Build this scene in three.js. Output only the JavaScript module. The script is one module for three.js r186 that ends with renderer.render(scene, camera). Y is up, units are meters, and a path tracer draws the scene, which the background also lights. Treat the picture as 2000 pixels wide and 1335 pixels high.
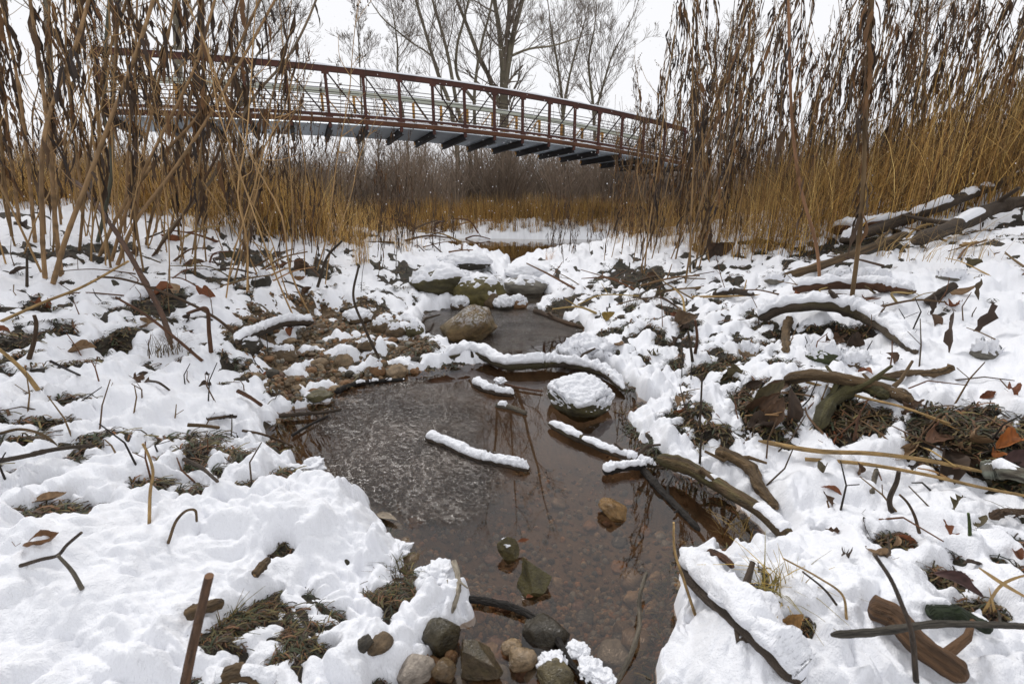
import * as THREE from 'three';
import { mergeVertices } from 'three/addons/utils/BufferGeometryUtils.js';
import { ImprovedNoise } from 'three/addons/math/ImprovedNoise.js';

// ---------- camera, sky, sun, exposure ----------
const TILT = 16.5 * Math.PI / 180, EYE = 1.0, FOC = 889;
const scene = new THREE.Scene();
const camera = new THREE.PerspectiveCamera(2 * Math.atan(667.5 / FOC) * 180 / Math.PI, 2000 / 1335, 0.05, 900);
camera.position.set(0, EYE, 0);
camera.rotation.x = -TILT;
camera.focus = 3; camera.userData.fStop = 6.3;
const renderer = new THREE.WebGLRenderer({ antialias: true });
renderer.toneMapping = THREE.LinearToneMapping;
renderer.toneMappingExposure = 1.17;
renderer.shadowMap.enabled = true;
renderer.setSize(1024, 683);
{
  const w = 128, h = 64, d = new Float32Array(w * h * 4);
  for (let y = 0; y < h; y++) for (let x = 0; x < w; x++) {
    const el = Math.max(0, Math.sin(((y + 0.5) / h - 0.5) * Math.PI));
    const l = y < h / 2 ? 0.5 : 0.835 + 0.02 * el;
    const k = (y * w + x) * 4;
    d[k] = l * 0.985; d[k + 1] = l * 0.99; d[k + 2] = l * 1.02; d[k + 3] = 1;
  }
  const sky = new THREE.DataTexture(d, w, h, THREE.RGBAFormat, THREE.FloatType);
  sky.mapping = THREE.EquirectangularReflectionMapping; sky.magFilter = THREE.LinearFilter; sky.needsUpdate = true;
  scene.background = sky; scene.environment = sky;
}
const sun = new THREE.DirectionalLight(new THREE.Color(1, 0.97, 0.93), 1.5);
sun.position.set(-12, 25, -30); sun.target.position.set(0, 0, -6);
sun.castShadow = true; sun.shadow.radius = 26; sun.shadow.mapSize.set(2048, 2048);
Object.assign(sun.shadow.camera, { left: -30, right: 30, top: 30, bottom: -30, near: 1, far: 90 });
scene.add(sun, sun.target);

// ---------- helpers ----------
const V3 = (x, y, z) => new THREE.Vector3(x, y, z);
function RNG(s) { let a = (s * 2654435761) >>> 0 || 1; const f = () => { a = (a + 0x6D2B79F5) | 0; let t = Math.imul(a ^ (a >>> 15), 1 | a); t = (t + Math.imul(t ^ (t >>> 7), 61 | t)) ^ t; return ((t ^ (t >>> 14)) >>> 0) / 4294967296; }; f.r = (a2, b) => a2 + (b - a2) * f(); f.s = (m) => (f() * 2 - 1) * m; f.pick = (arr) => arr[Math.floor(f() * arr.length)]; return f; }
const clamp = (x, a = 0, b = 1) => Math.min(b, Math.max(a, x)), mix = (a, b, t) => a + (b - a) * t;
const sst = (a, b, x) => { const t = clamp((x - a) / (b - a)); return t * t * (3 - 2 * t); };
const PERM = (() => { const r = RNG(77), p = [...Array(256).keys()]; for (let i = 255; i > 0; i--) { const j = Math.floor(r() * (i + 1)); [p[i], p[j]] = [p[j], p[i]]; } const q = new Uint8Array(512); for (let i = 0; i < 512; i++) q[i] = p[i & 255]; return q; })();
const GX = [], GY = []; for (let i = 0; i < 32; i++) { GX.push(Math.cos(i * 0.19635 + 0.1) * 1.45); GY.push(Math.sin(i * 0.19635 + 0.1) * 1.45); }
function n2(x, y) { const xi = Math.floor(x), yi = Math.floor(y), u = x - xi, v = y - yi, X = xi & 255, Y = yi & 255; const a = PERM[PERM[X] + Y] & 31, b = PERM[PERM[X + 1] + Y] & 31, c = PERM[PERM[X] + Y + 1] & 31, d = PERM[PERM[X + 1] + Y + 1] & 31; const fu = u * u * u * (u * (u * 6 - 15) + 10), fv = v * v * v * (v * (v * 6 - 15) + 10); const A = GX[a] * u + GY[a] * v, B = GX[b] * (u - 1) + GY[b] * v, C = GX[c] * u + GY[c] * (v - 1), D = GX[d] * (u - 1) + GY[d] * (v - 1); return A + (B - A) * fu + ((C + (D - C) * fu) - (A + (B - A) * fu)) * fv; }
const imp = new ImprovedNoise(), n3 = (x, y, z) => imp.noise(x + 50, y + 50, z + 50);

// pixel of the 2000 x 1335 photograph -> ray from the eye; then points in the place
function ray(px, py) { const x = (px - 1000) / FOC, y = -(py - 667.5) / FOC, c = Math.cos(TILT), s = Math.sin(TILT); return V3(x, y * c - s, -(c + y * s)); }
const atH = (px, py, h) => { const d = ray(px, py); return d.multiplyScalar((h - EYE) / d.y).add(V3(0, EYE, 0)); };
const atZ = (px, py, z) => { const d = ray(px, py); return d.multiplyScalar(z / d.z).add(V3(0, EYE, 0)); };
const depthOf = (p) => -p.z * Math.cos(TILT) - (p.y - EYE) * Math.sin(TILT);
const px2m = (n, p) => n / FOC * depthOf(p);

const used = {};
function numbered(name) { used[name] = (used[name] || 0) + 1; return used[name] === 1 ? name : name + '_' + String(used[name] - 1).padStart(3, '0'); }
function tag(o, label, category, group, kind) { o.userData.label = label; if (category) o.userData.category = category; if (group) o.userData.group = group; if (kind) o.userData.kind = kind; return o; }
function thing(name, label, category, group) { const g = new THREE.Group(); g.name = numbered(name); scene.add(g); return tag(g, label, category, group); }
function mesh(name, geo, mat, parent) { const m = new THREE.Mesh(geo, mat); m.castShadow = m.receiveShadow = true; m.name = parent ? name : numbered(name); (parent || scene).add(m); return m; }

class MB {                                   // collects triangles of one mesh
  constructor() { this.p = []; this.i = []; this.c = []; this.u = []; }
  get n() { return this.p.length / 3; }
  v(x, y, z, c, u = 0, w = 0) { this.p.push(x, y, z); this.c.push(c[0], c[1], c[2]); this.u.push(u, w); return this.n - 1; }
  tube(pts, rad, sides, col, o = {}) {
    const n = pts.length, t = V3(), nrm = V3(), b = V3(), tmp = V3(); let start = this.n, along = 0;
    const seed = o.seed || 0, rough = o.rough || 0;
    for (let k = 0; k < n; k++) {
      t.copy(pts[Math.min(n - 1, k + 1)]).sub(pts[Math.max(0, k - 1)]).normalize();
      if (k === 0) { nrm.set(Math.abs(t.y) > 0.9 ? 1 : 0, Math.abs(t.y) > 0.9 ? 0 : 1, 0); }
      nrm.addScaledVector(t, -nrm.dot(t)).normalize(); b.crossVectors(t, nrm);
      if (k) along += tmp.copy(pts[k]).sub(pts[k - 1]).length();
      const r = typeof rad === 'function' ? rad(k / (n - 1)) : Array.isArray(rad) ? rad[k] : rad;
      for (let s = 0; s <= sides; s++) {
        const a = s / sides * Math.PI * 2, ca = Math.cos(a), sa = Math.sin(a);
        const rr = rough ? r * (1 + rough * (n3(ca * 1.3 + seed, sa * 1.3, along / r * 0.35) + 0.5 * n3(ca * 3.1 + seed, sa * 3.1 + 7, along / r * 0.9) + 0.5 * n3(ca * 5.5 + seed, sa * 5.5, along / r * 0.07))) : r;
        const c = typeof col === 'function' ? col(k / (n - 1), a, along, r) : col;
        this.v(pts[k].x + (nrm.x * ca + b.x * sa) * rr, pts[k].y + (nrm.y * ca + b.y * sa) * rr, pts[k].z + (nrm.z * ca + b.z * sa) * rr, c, a * Math.max(r, 0.004), along);
      }
    }
    const w = sides + 1;
    for (let k = 0; k < n - 1; k++) for (let s = 0; s < sides; s++) { const a = start + k * w + s; this.i.push(a, a + w, a + 1, a + 1, a + w, a + w + 1); }
    if (o.caps) for (const k of [0, n - 1]) { const cc = o.capColor || (typeof col === 'function' ? col(k / (n - 1), 0, 0, 1) : col); const m = this.v(pts[k].x, pts[k].y, pts[k].z, cc); const ring = []; for (let s = 0; s < sides; s++) { const q = (start + k * w + s) * 3; ring.push(this.v(this.p[q], this.p[q + 1], this.p[q + 2], cc)); } for (let s = 0; s < sides; s++) { const a = ring[s], e = ring[(s + 1) % sides]; if (k) this.i.push(m, a, e); else this.i.push(m, e, a); } }
    return this;
  }
  box(p0, p1, w, h, col, up = V3(0, 1, 0)) {      // a bar from p0 to p1, w across and h tall
    const t = p1.clone().sub(p0).normalize(), s = V3().crossVectors(t, up).normalize(), u = V3().crossVectors(s, t);
    const cs = []; for (const p of [p0, p1]) for (const [a, e] of [[-1, -1], [1, -1], [1, 1], [-1, 1]]) cs.push(p.clone().addScaledVector(s, a * w / 2).addScaledVector(u, e * h / 2));
    for (const f of [[3, 2, 1, 0], [4, 5, 6, 7], [0, 1, 5, 4], [1, 2, 6, 5], [2, 3, 7, 6], [3, 0, 4, 7]]) { const q = f.map((k) => this.v(cs[k].x, cs[k].y, cs[k].z, col, (cs[k].x - cs[k].z) * 1.0, cs[k].y)); this.i.push(q[0], q[1], q[2], q[0], q[2], q[3]); }
    return this;
  }
  geo() { const g = new THREE.BufferGeometry(); g.setAttribute('position', new THREE.BufferAttribute(new Float32Array(this.p), 3)); g.setAttribute('color', new THREE.BufferAttribute(new Float32Array(this.c), 3)); g.setAttribute('uv', new THREE.BufferAttribute(new Float32Array(this.u), 2)); g.setIndex(this.i); g.computeVertexNormals(); return g; }
  build(name, mat, parent) { return mesh(name, this.geo(), mat, parent); }
}
const curve = (pts, n) => new THREE.CatmullRomCurve3(pts, false, 'centripetal').getPoints(n);

// ---------- textures: fine grain and relief only ----------
function tex(size, f, repeat) { const d = new Uint8Array(size * size * 4); for (let y = 0; y < size; y++) for (let x = 0; x < size; x++) { const v = clamp(f(x / size, y / size)) * 255, k = (y * size + x) * 4; d[k] = d[k + 1] = d[k + 2] = v; d[k + 3] = 255; } const t = new THREE.DataTexture(d, size, size); t.wrapS = t.wrapT = THREE.RepeatWrapping; t.magFilter = THREE.LinearFilter; t.minFilter = THREE.LinearMipmapLinearFilter; t.generateMipmaps = true; t.repeat.set(repeat, repeat); t.needsUpdate = true; return t; }
function wrapNoise(u, v, f, seed) {   // periodic noise on the unit square
  const X = u * f, Y = v * f, xi = Math.floor(X), yi = Math.floor(Y), a = X - xi, b = Y - yi, F = Math.round(f);
  const h = (i, j) => { const q = PERM[(PERM[((i % F) + F) % F & 255] + ((j % F) + F) % F + seed) & 511]; return q / 255; };
  const fa = a * a * (3 - 2 * a), fb = b * b * (3 - 2 * b);
  return mix(mix(h(xi, yi), h(xi + 1, yi), fa), mix(h(xi, yi + 1), h(xi + 1, yi + 1), fa), fb);
}
const grainTex = tex(512, (u, v) => 0.3 * wrapNoise(u, v, 40, 3) + 0.4 * wrapNoise(u, v, 100, 5) + 0.4 * wrapNoise(u, v, 200, 9), 4);
const roughTex = tex(512, (u, v) => 0.4 * wrapNoise(u, v, 12, 13) + 0.3 * wrapNoise(u, v, 40, 15) + 0.3 * wrapNoise(u, v, 110, 19), 5);
const barkTex = tex(256, (u, v) => 0.6 * Math.abs(wrapNoise(u, v * 0.25, 48, 23) - 0.5) * 2 + 0.4 * wrapNoise(u, v * 0.5, 60, 27), 6);
const rippleTex = tex(256, (u, v) => 0.7 * wrapNoise(u, v, 5, 41) + 0.3 * wrapNoise(u, v, 11, 43), 1);
const bubbleTex = (() => {               // dimpled skim ice
  const r = RNG(5), pts = []; for (let i = 0; i < 520; i++) pts.push([r(), r(), r.r(0.35, 1)]);
  const N = 18, cell = {}; pts.forEach((p) => { const k = Math.floor(p[0] * N) + ',' + Math.floor(p[1] * N); (cell[k] = cell[k] || []).push(p); });
  return tex(512, (u, v) => { let best = 9, w = 1; const cx = Math.floor(u * N), cy = Math.floor(v * N); for (let i = -1; i <= 1; i++) for (let j = -1; j <= 1; j++) for (const p of cell[((cx + i + N) % N) + ',' + ((cy + j + N) % N)] || []) { let dx = Math.abs(u - p[0]), dy = Math.abs(v - p[1]); dx = Math.min(dx, 1 - dx); dy = Math.min(dy, 1 - dy); const d = Math.hypot(dx, dy) * N; if (d < best) { best = d; w = p[2]; } } return clamp(0.15 + (1 - w * sst(0.5, 0.05, best)) * 0.7 + 0.15 * wrapNoise(u, v, 90, 31)); }, 1);
})();
const M = {};
const std = (o) => new THREE.MeshStandardMaterial({ vertexColors: true, side: THREE.DoubleSide, ...o });
M.snow = std({ roughness: 0.85, bumpMap: grainTex, bumpScale: 0.0022 });
M.cap = std({ roughness: 0.85, bumpMap: grainTex, bumpScale: 0.003 });
M.ground = std({ roughness: 0.95, bumpMap: roughTex, bumpScale: 0.006 });
M.bark = std({ roughness: 0.9, bumpMap: barkTex, bumpScale: 0.004 });
M.plain = std({ roughness: 0.9 });
M.leaf = std({ roughness: 0.75 });
M.rock = std({ roughness: 0.7, bumpMap: roughTex, bumpScale: 0.006 });
M.wet = std({ roughness: 0.22, bumpMap: roughTex, bumpScale: 0.004 });
M.rust = std({ roughness: 0.8, bumpMap: roughTex, bumpScale: 0.002 });
M.zinc = std({ roughness: 0.45, metalness: 0.55 });
const WHITE = [0.765, 0.775, 0.81];

// ---------- outlines of the waters, from the photograph, on the level y = 0 ----------
const outline = (pts, h = 0) => pts.map(([x, y]) => { const p = atH(x, y, h); return [p.x, p.z]; });
const POOL = outline([[640, 782], [560, 800], [513, 806], [536, 822], [508, 850], [526, 884], [560, 915], [600, 945], [690, 975], [728, 1012], [752, 1060], [790, 1120], [838, 1150], [880, 1165], [892, 1195], [846, 1230], [832, 1285], [770, 1330], [740, 1500], [1300, 1500], [1296, 1320], [1338, 1240], [1334, 1130], [1366, 1078], [1440, 1090], [1500, 1075], [1505, 1040], [1430, 965], [1340, 925], [1275, 890], [1240, 845], [1236, 812], [1290, 790], [1240, 760], [1215, 735], [1120, 700], [1000, 706], [880, 712], [800, 728], [745, 742], [700, 748], [655, 765]]);
const UPPER = outline([[815, 640], [828, 612], [880, 600], [960, 602], [1040, 600], [1085, 612], [1140, 640], [1150, 657], [1112, 680], [1090, 700], [1010, 715], [930, 695], [870, 682], [848, 665]]);
const BACKPOOL = outline([[975, 566], [1060, 568], [1085, 577], [1060, 588], [1040, 603], [1000, 612], [900, 610], [890, 598], [940, 592]]);
const LINK = [[-0.35, -5.2], [0.35, -5.2], [0.3, -6.6], [0.1, -7.6], [0.35, -8.8], [0.9, -9.9], [-0.5, -10.4], [-0.25, -8.8], [-0.3, -7.6], [-0.15, -6.6]];
const RIVER = [[-14, -17.5], [-6, -14], [-2.2, -11.3], [-0.6, -10.6], [0.05, -9.6], [0.7, -10.1], [2.1, -10.3], [6, -11.4], [14, -14], [30, -20], [30, -26], [14, -19.5], [5, -15.4], [1.5, -14.9], [-2, -15.6], [-6, -18], [-14, -22.5]];
const GRAVEL = outline([[470, 690], [520, 640], [600, 615], [700, 610], [790, 630], [835, 668], [800, 720], [720, 745], [640, 765], [560, 790], [520, 760], [500, 720]], 0.05);
function polySD(poly, x, z) { let d = 1e9, inside = false; for (let i = 0, j = poly.length - 1; i < poly.length; j = i++) { const [ax, az] = poly[j], [bx, bz] = poly[i]; const ex = bx - ax, ez = bz - az, wx = x - ax, wz = z - az; const t = clamp((wx * ex + wz * ez) / (ex * ex + ez * ez)); const qx = wx - ex * t, qz = wz - ez * t; d = Math.min(d, qx * qx + qz * qz); if ((az > z) !== (bz > z) && x < ex * (z - az) / (bz - az) + ax) inside = !inside; } d = Math.sqrt(d); return inside ? -d : d; }
function grid(fn, x0, x1, z0, z1, step) {
  const nx = Math.ceil((x1 - x0) / step) + 1, nz = Math.ceil((z1 - z0) / step) + 1, a = new Float32Array(nx * nz);
  for (let j = 0; j < nz; j++) for (let i = 0; i < nx; i++) a[j * nx + i] = fn(x0 + i * step, z0 + j * step);
  return (x, z) => { const cx = clamp(x, x0, x1 - step), cz = clamp(z, z0, z1 - step); const fx = (cx - x0) / step, fz = (cz - z0) / step, i = Math.min(nx - 2, Math.floor(fx)), j = Math.min(nz - 2, Math.floor(fz)), u = fx - i, v = fz - j, k = j * nx + i; return mix(mix(a[k], a[k + 1], u), mix(a[k + nx], a[k + nx + 1], u), v) + Math.hypot(x - cx, z - cz); };
}
const creekSD = grid((x, z) => Math.min(polySD(POOL, x, z), polySD(UPPER, x, z), polySD(BACKPOOL, x, z), polySD(LINK, x, z) + 0.2), -8, 8, -12, 2, 0.03);
const riverSD = grid((x, z) => polySD(RIVER, x, z), -30, 40, -45, -2, 0.12);
const gravelSD = grid((x, z) => polySD(GRAVEL, x, z), -3, 1, -5, -1, 0.03);

// ---------- the lie of the land ----------
function spot(px, py, rx, ry, h = 0.15) { const p = atH(px, py, h); return { x: p.x, z: p.z, rx: px2m(rx, p), rz: px2m(ry, p) * Math.hypot(p.x, p.z, 1) / 0.9 }; }
const SMOOTH = [[200, 1150, 420, 160], [560, 1010, 160, 90], [120, 980, 160, 60], [1700, 1130, 220, 130], [1450, 1250, 150, 120], [1900, 790, 190, 70], [1640, 930, 140, 60], [60, 490, 160, 50], [1800, 400, 260, 60], [1150, 700, 60, 25], [700, 1200, 120, 60], [1850, 1020, 180, 60], [1650, 660, 150, 30], [330, 780, 190, 40]].map((a) => spot(...a));
const BARE = [[110, 1030, 105, 38], [60, 975, 60, 22], [455, 1200, 36, 23], [515, 1150, 24, 36], [635, 1225, 24, 18], [735, 1262, 36, 24], [1470, 1130, 56, 29], [1400, 1075, 36, 16], [1850, 1140, 57, 23], [1900, 1200, 72, 18], [1900, 900, 120, 46], [1660, 850, 70, 30], [1500, 800, 60, 40], [1440, 1010, 43, 28], [1650, 580, 120, 16], [1840, 470, 150, 22], [330, 640, 50, 26], [70, 720, 50, 22], [210, 580, 40, 18], [60, 545, 60, 12], [380, 895, 34, 26], [420, 870, 40, 14], [150, 810, 30, 14], [250, 700, 46, 14], [1240, 560, 70, 30], [1640, 700, 60, 14], [1560, 1230, 40, 18], [1740, 1050, 50, 16], [1390, 720, 30, 12], [1420, 490, 60, 14], [210, 470, 60, 14], [690, 500, 60, 14], [540, 1050, 30, 20], [800, 545, 30, 12], [1100, 580, 40, 14], [280, 960, 30, 14], [770, 1095, 43, 28], [560, 900, 43, 16], [1330, 1300, 43, 28], [1610, 1010, 22, 10], [500, 550, 40, 14], [620, 560, 40, 12]].map((a) => { const s = spot(...a); s.rx *= 0.74; s.rz *= 0.7; return s; });
const blob = (s, x, z) => { const a = (x - s.x) / s.rx, b = (z - s.z) / s.rz, q = a * a + b * b; return q > 4 ? 0 : Math.exp(-q * 1.3); };
function base(x, z) {
  const dc = creekSD(x, z), dr = riverSD(x, z);
  const right = sst(-0.6, 0.8, x - 0.1), slope = mix(0.163, 0.203, right), top = mix(1.08, 1.7, right);
  let hc = dc < 0 ? Math.max(-0.13, dc * 0.55) : 0.075 * (1 - Math.exp(-dc / 0.1)) + slope * dc;
  if (hc > top - 0.4) hc = top - 0.4 + 0.4 * Math.tanh((hc - top + 0.4) / 0.4);
  const far = sst(-12, -15, z);
  const hr = dr < 0 ? Math.max(-0.4, dr * 0.5) : 0.07 * (1 - Math.exp(-dr / 0.2)) + mix(1.4, 0.42, far) * sst(0.3, 4.2, dr);
  let h = Math.min(hc, hr);
  const g = sst(0.1, -0.25, gravelSD(x, z)); if (g > 0 && h > 0) h *= 1 - 0.78 * g;
  return h;
}
function surfaces(x, z, out) {
  const dc = Math.min(creekSD(x, z), riverSD(x, z)), r = Math.hypot(x, z), b = base(x, z);
  const f = sst(0, 0.12, dc), wet = dc < 0, big = 0.05 * n2(x / 0.55, z / 0.55) + 0.03 * n2(x / 0.27 + 9, z / 0.27);
  const gv = sst(0.12, -0.12, gravelSD(x, z));
  let sm = 0; for (const s of SMOOTH) sm = Math.max(sm, blob(s, x, z));
  sm = clamp(sm * 1.1);
  let br = 0; if (r < 9) for (const s of BARE) br = Math.max(br, blob(s, x, z));
  const far = sst(5, 12, r), wx = x + 0.03 * n2(x / 0.11, z / 0.11), wz = z + 0.03 * n2(x / 0.11 + 31, z / 0.11 + 4);
  out.g = b + f * big + (0.35 + 0.65 * f) * (0.034 * n2(x / 0.13 + 3, z / 0.13) * (1 - 0.75 * sm) + 0.012 * n2(x / 0.055, z / 0.055) + 0.004 * n2(x / 0.018, z / 0.018)) * (wet ? 0.6 : 1);
  const k = 1 - 0.55 * sm;
  let pil = k * (0.1 * Math.abs(n2(wx / 0.2, wz / 0.2)) + 0.065 * (1 - 0.55 * sst(2.2, 5, r)) * Math.abs(n2(wx / 0.085 + 5, wz / 0.085)) + 0.03 * (1 - 0.8 * sst(2, 4, r)) * Math.abs(n2(wx / 0.038, wz / 0.038 + 8))) + 0.003 * n2(x / 0.017, z / 0.017) + 0.0018 * n2(x / 0.011 + 3, z / 0.011);
  let t = 0.0 + 0.05 * sm + 0.018 * n2(x / 0.9 + 17, z / 0.9) + 0.05 * far;
  t -= br * (0.15 + 0.17 * n2(x / 0.08, z / 0.08) + 0.1 * n2(x / 0.03, z / 0.03)) + gv * (0.03 + 0.05 * n2(x / 0.2 + 2, z / 0.13)) + 0.016 * (1 - sm) * (1 - far) * (0.6 + 0.9 * n2(x / 0.45 + 3, z / 0.45 + 8));
  const edge = dc + 0.05 * n2(x / 0.16 + 40, z / 0.16) + 0.02 * n2(x / 0.05, z / 0.05);
  t += 0.02 * sst(0.2, 0.05, edge) * (1 - gv); t -= 0.17 * sst(0.0, -0.045, edge);
  if (far > 0) pil += far * 0.08 * Math.abs(n2(x / 0.8, z / 0.8)) - far * 0.03;
  out.s = b + f * big + t + pil - 0.027 + 0.012 * sm + 0.02 * sst(2, 4.2, r); out.dc = dc; out.gv = gv; out.br = br; out.r = r;
  return out;
}
const SO = {}, top = (x, z) => { surfaces(x, z, SO); return Math.max(SO.g, SO.s, SO.dc < 0 ? -9 : -9); };
const soil = (x, z) => surfaces(x, z, SO).g;
function hitTop(px, py, water = true) { const d = ray(px, py); const at = (t) => V3(d.x * t, EYE + d.y * t, d.z * t); let t = 0.4, p = t; for (let k = 0; k < 900; k++) { const q = at(t); let h = top(q.x, q.z); if (water) h = Math.max(h, 0); if (q.y < h) break; p = t; t *= 1.008; } for (let k = 0; k < 14; k++) { const m = (p + t) / 2, q = at(m); let h = top(q.x, q.z); if (water) h = Math.max(h, 0); if (q.y < h) t = m; else p = m; } return at(t); }

{ // ground, snow: fine near the eye, coarse far away
  const az = []; { let a = -1.12; while (a < 1.12) { az.push(a); a += 2.24 / 860; } az.push(1.12); const wide = []; for (let k = 1; k <= 40; k++) wide.push(1.12 + k * (2 * Math.PI - 2.24) / 41); az.push(...wide, 2 * Math.PI - 1.12); }
  const rs = [0.04, 0.15, 0.3, 0.42]; { let r = 0.5; while (r < 24) { rs.push(r); r += r * 0.0027 * Math.sqrt(1 + r * r * 1.6); } while (r < 320) { rs.push(r); r *= 1.1; } rs.push(420); }
  const W = az.length, H = rs.length, N = W * H;
  const gp = new Float32Array(N * 3), sp = new Float32Array(N * 3), gc = new Float32Array(N * 3), sc = new Float32Array(N * 3), uv = new Float32Array(N * 2), dif = new Float32Array(N);
  const o = {};
  for (let j = 0; j < H; j++) for (let i = 0; i < W; i++) {
    const k = j * W + i, x = Math.sin(az[i]) * rs[j], z = -Math.cos(az[i]) * rs[j];
    surfaces(x, z, o);
    gp[k * 3] = sp[k * 3] = x; gp[k * 3 + 2] = sp[k * 3 + 2] = z; gp[k * 3 + 1] = o.g; sp[k * 3 + 1] = o.s; dif[k] = o.s - o.g;
    uv[k * 2] = x; uv[k * 2 + 1] = z;
    const a = 0.5 + 0.5 * n2(x / 0.06, z / 0.06), b = 0.5 + 0.5 * n2(x / 0.012, z / 0.012), c = 0.5 + 0.5 * n2(x / 0.4, z / 0.4);
    let col = [mix(0.014, 0.06, a * b), mix(0.011, 0.042, a * b), mix(0.008, 0.022, a * b)];
    if (c > 0.5) { col[1] *= 1 + 0.35 * (c - 0.5) * 2; }
    const bed = sst(0.03, -0.06, o.dc), bc = [mix(0.04, 0.16, 0.6 * b + 0.4 * a), mix(0.028, 0.1, 0.6 * b + 0.4 * a), mix(0.017, 0.055, 0.6 * b + 0.4 * a)];
    const gc2 = [mix(0.05, 0.22, b), mix(0.035, 0.14, b), mix(0.02, 0.07, b)];
    for (let q = 0; q < 3; q++) { gc[k * 3 + q] = mix(mix(col[q], gc2[q], o.gv * 0.8), bc[q], bed); sc[k * 3 + q] = WHITE[q]; }
  }
  const gi = [], si = [];
  for (let j = 0; j < H - 1; j++) for (let i = 0; i < W; i++) {
    const a = j * W + i, b = j * W + (i + 1) % W, c = a + W, d = b + W;
    gi.push(a, b, c, b, d, c);
    if (Math.max(dif[a], dif[b], dif[c], dif[d]) > -0.003) si.push(a, b, c, b, d, c);
  }
  const mk = (p, c, ix) => { const g = new THREE.BufferGeometry(); g.setAttribute('position', new THREE.BufferAttribute(p, 3)); g.setAttribute('color', new THREE.BufferAttribute(c, 3)); g.setAttribute('uv', new THREE.BufferAttribute(uv, 2)); g.setIndex(ix); g.computeVertexNormals(); return g; };
  // the bare ground keeps every second row and column
  const gi2 = []; for (let j = 0; j < H - 2; j += 2) for (let i = 0; i < W; i += 2) { const i2 = Math.min(i + 2, W) % W, a = j * W + i, b = j * W + i2, c = a + 2 * W, d = b + 2 * W; gi2.push(a, b, c, b, d, c); }
  tag(mesh('ground', mk(gp, gc, gi2), M.ground), 'dark soil and stream bed under and between the snow', 'ground', null, 'structure');
  tag(mesh('snow_cover', mk(sp, sc, si), M.snow), 'lumpy fresh snow lying over both banks with dark gaps', 'snow', null, 'structure');
  console.log('terrain verts', N, 'snow tris', si.length / 3, 'ground tris', gi2.length / 3);
}
{ // water and skim ice
  const water = new THREE.MeshPhysicalMaterial({ color: new THREE.Color().setRGB(0.74, 0.645, 0.56), roughness: 0.015, transmission: 1, thickness: 0, ior: 1.58, bumpMap: rippleTex, bumpScale: 0.0006, side: THREE.DoubleSide });
  const flat = (name, poly, y, mat, label, cat, kind) => { const g = new THREE.ShapeGeometry(new THREE.Shape(poly.map(([x, z]) => new THREE.Vector2(x, -z)))); g.rotateX(-Math.PI / 2); g.translate(0, y, 0); const u = g.attributes.uv, p = g.attributes.position; for (let i = 0; i < p.count; i++) u.setXY(i, p.getX(i) , p.getZ(i)); return tag(mesh(name, g, mat), label, cat, null, kind); };
  flat('creek_water', [[-1.6, 0.2], [1.4, 0.2], [1.6, -2.2], [1.3, -5.6], [-1.3, -5.6], [-2.2, -2.2]], 0, water, 'shallow clear brown water of the creek pools', 'creek', 'structure');
  const rw = water.clone(); rw.color.setRGB(0.4, 0.33, 0.25); rw.bumpScale = 0.0008;
  flat('river_water', RIVER.map(([x, z]) => [x, z + (z > -15.9 && x > -3 && x < 6 && z > -12 ? 0.3 : 0)]), 0.004, rw, 'still river water beneath the footbridge', 'river', 'structure');
  const iceMap = bubbleTex.clone(); iceMap.repeat.set(3.4, 3.4); iceMap.needsUpdate = true;
  const ice = new THREE.MeshPhysicalMaterial({ vertexColors: true, transparent: true, color: new THREE.Color().setRGB(1, 1, 1), map: iceMap, roughness: 0.17, bumpMap: iceMap, bumpScale: 0.009, ior: 1.5, side: THREE.DoubleSide });
  const sheet = (label, px, seed) => {      // skim ice: its rim thins away to nothing
    const poly = outline(px), m = { p: [], c: [], u: [], i: [] }, xs = poly.map((q) => q[0]), zs = poly.map((q) => q[1]), st = 0.013, x0 = Math.min(...xs) - 0.1, z0 = Math.min(...zs) - 0.1, nx = Math.ceil((Math.max(...xs) + 0.1 - x0) / st), nz = Math.ceil((Math.max(...zs) + 0.1 - z0) / st), al = [];
    for (let j = 0; j <= nz; j++) for (let k = 0; k <= nx; k++) { const x = x0 + k * st, z = z0 + j * st, d = polySD(poly, x, z) + 0.07 * n2(x / 0.16 + seed, z / 0.16) + 0.03 * n2(x / 0.05, z / 0.05 + seed); const v = 0.75 + 0.5 * n2(x / 0.25 + seed, z / 0.25), t = clamp(0.62 + 0.5 * n2(x / 0.3 + 4, z / 0.3 + seed) + 0.3 * n2(x / 0.06, z / 0.06)); const A = clamp(mix(0.4, 0.85, t) * sst(0.03, -0.09, d)); al.push(A); m.p.push(x, 0.005 + 0.003 * n2(x / 0.05, z / 0.05), z); m.c.push(0.13 * v, 0.108 * v, 0.092 * v, A); m.u.push(x, z); }
    for (let j = 0; j < nz; j++) for (let k = 0; k < nx; k++) { const q = j * (nx + 1) + k; if (Math.max(al[q], al[q + 1], al[q + nx + 1], al[q + nx + 2]) > 0.01) m.i.push(q, q + nx + 1, q + 1, q + 1, q + nx + 1, q + nx + 2); }
    const g = new THREE.BufferGeometry(); g.setAttribute('position', new THREE.BufferAttribute(new Float32Array(m.p), 3)); g.setAttribute('color', new THREE.BufferAttribute(new Float32Array(m.c), 4)); g.setAttribute('uv', new THREE.BufferAttribute(new Float32Array(m.u), 2)); g.setIndex(m.i); g.computeVertexNormals();
    tag(mesh('ice_sheet', g, ice), label, 'ice');
  };
  sheet('grey brown bubbly skim ice over the left half of the main pool', [[640, 790], [720, 752], [800, 745], [870, 745], [925, 765], [965, 800], [950, 850], [990, 895], [1020, 935], [970, 985], [910, 1035], [800, 1035], [710, 990], [622, 950], [640, 885], [612, 850]], 3);
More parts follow.
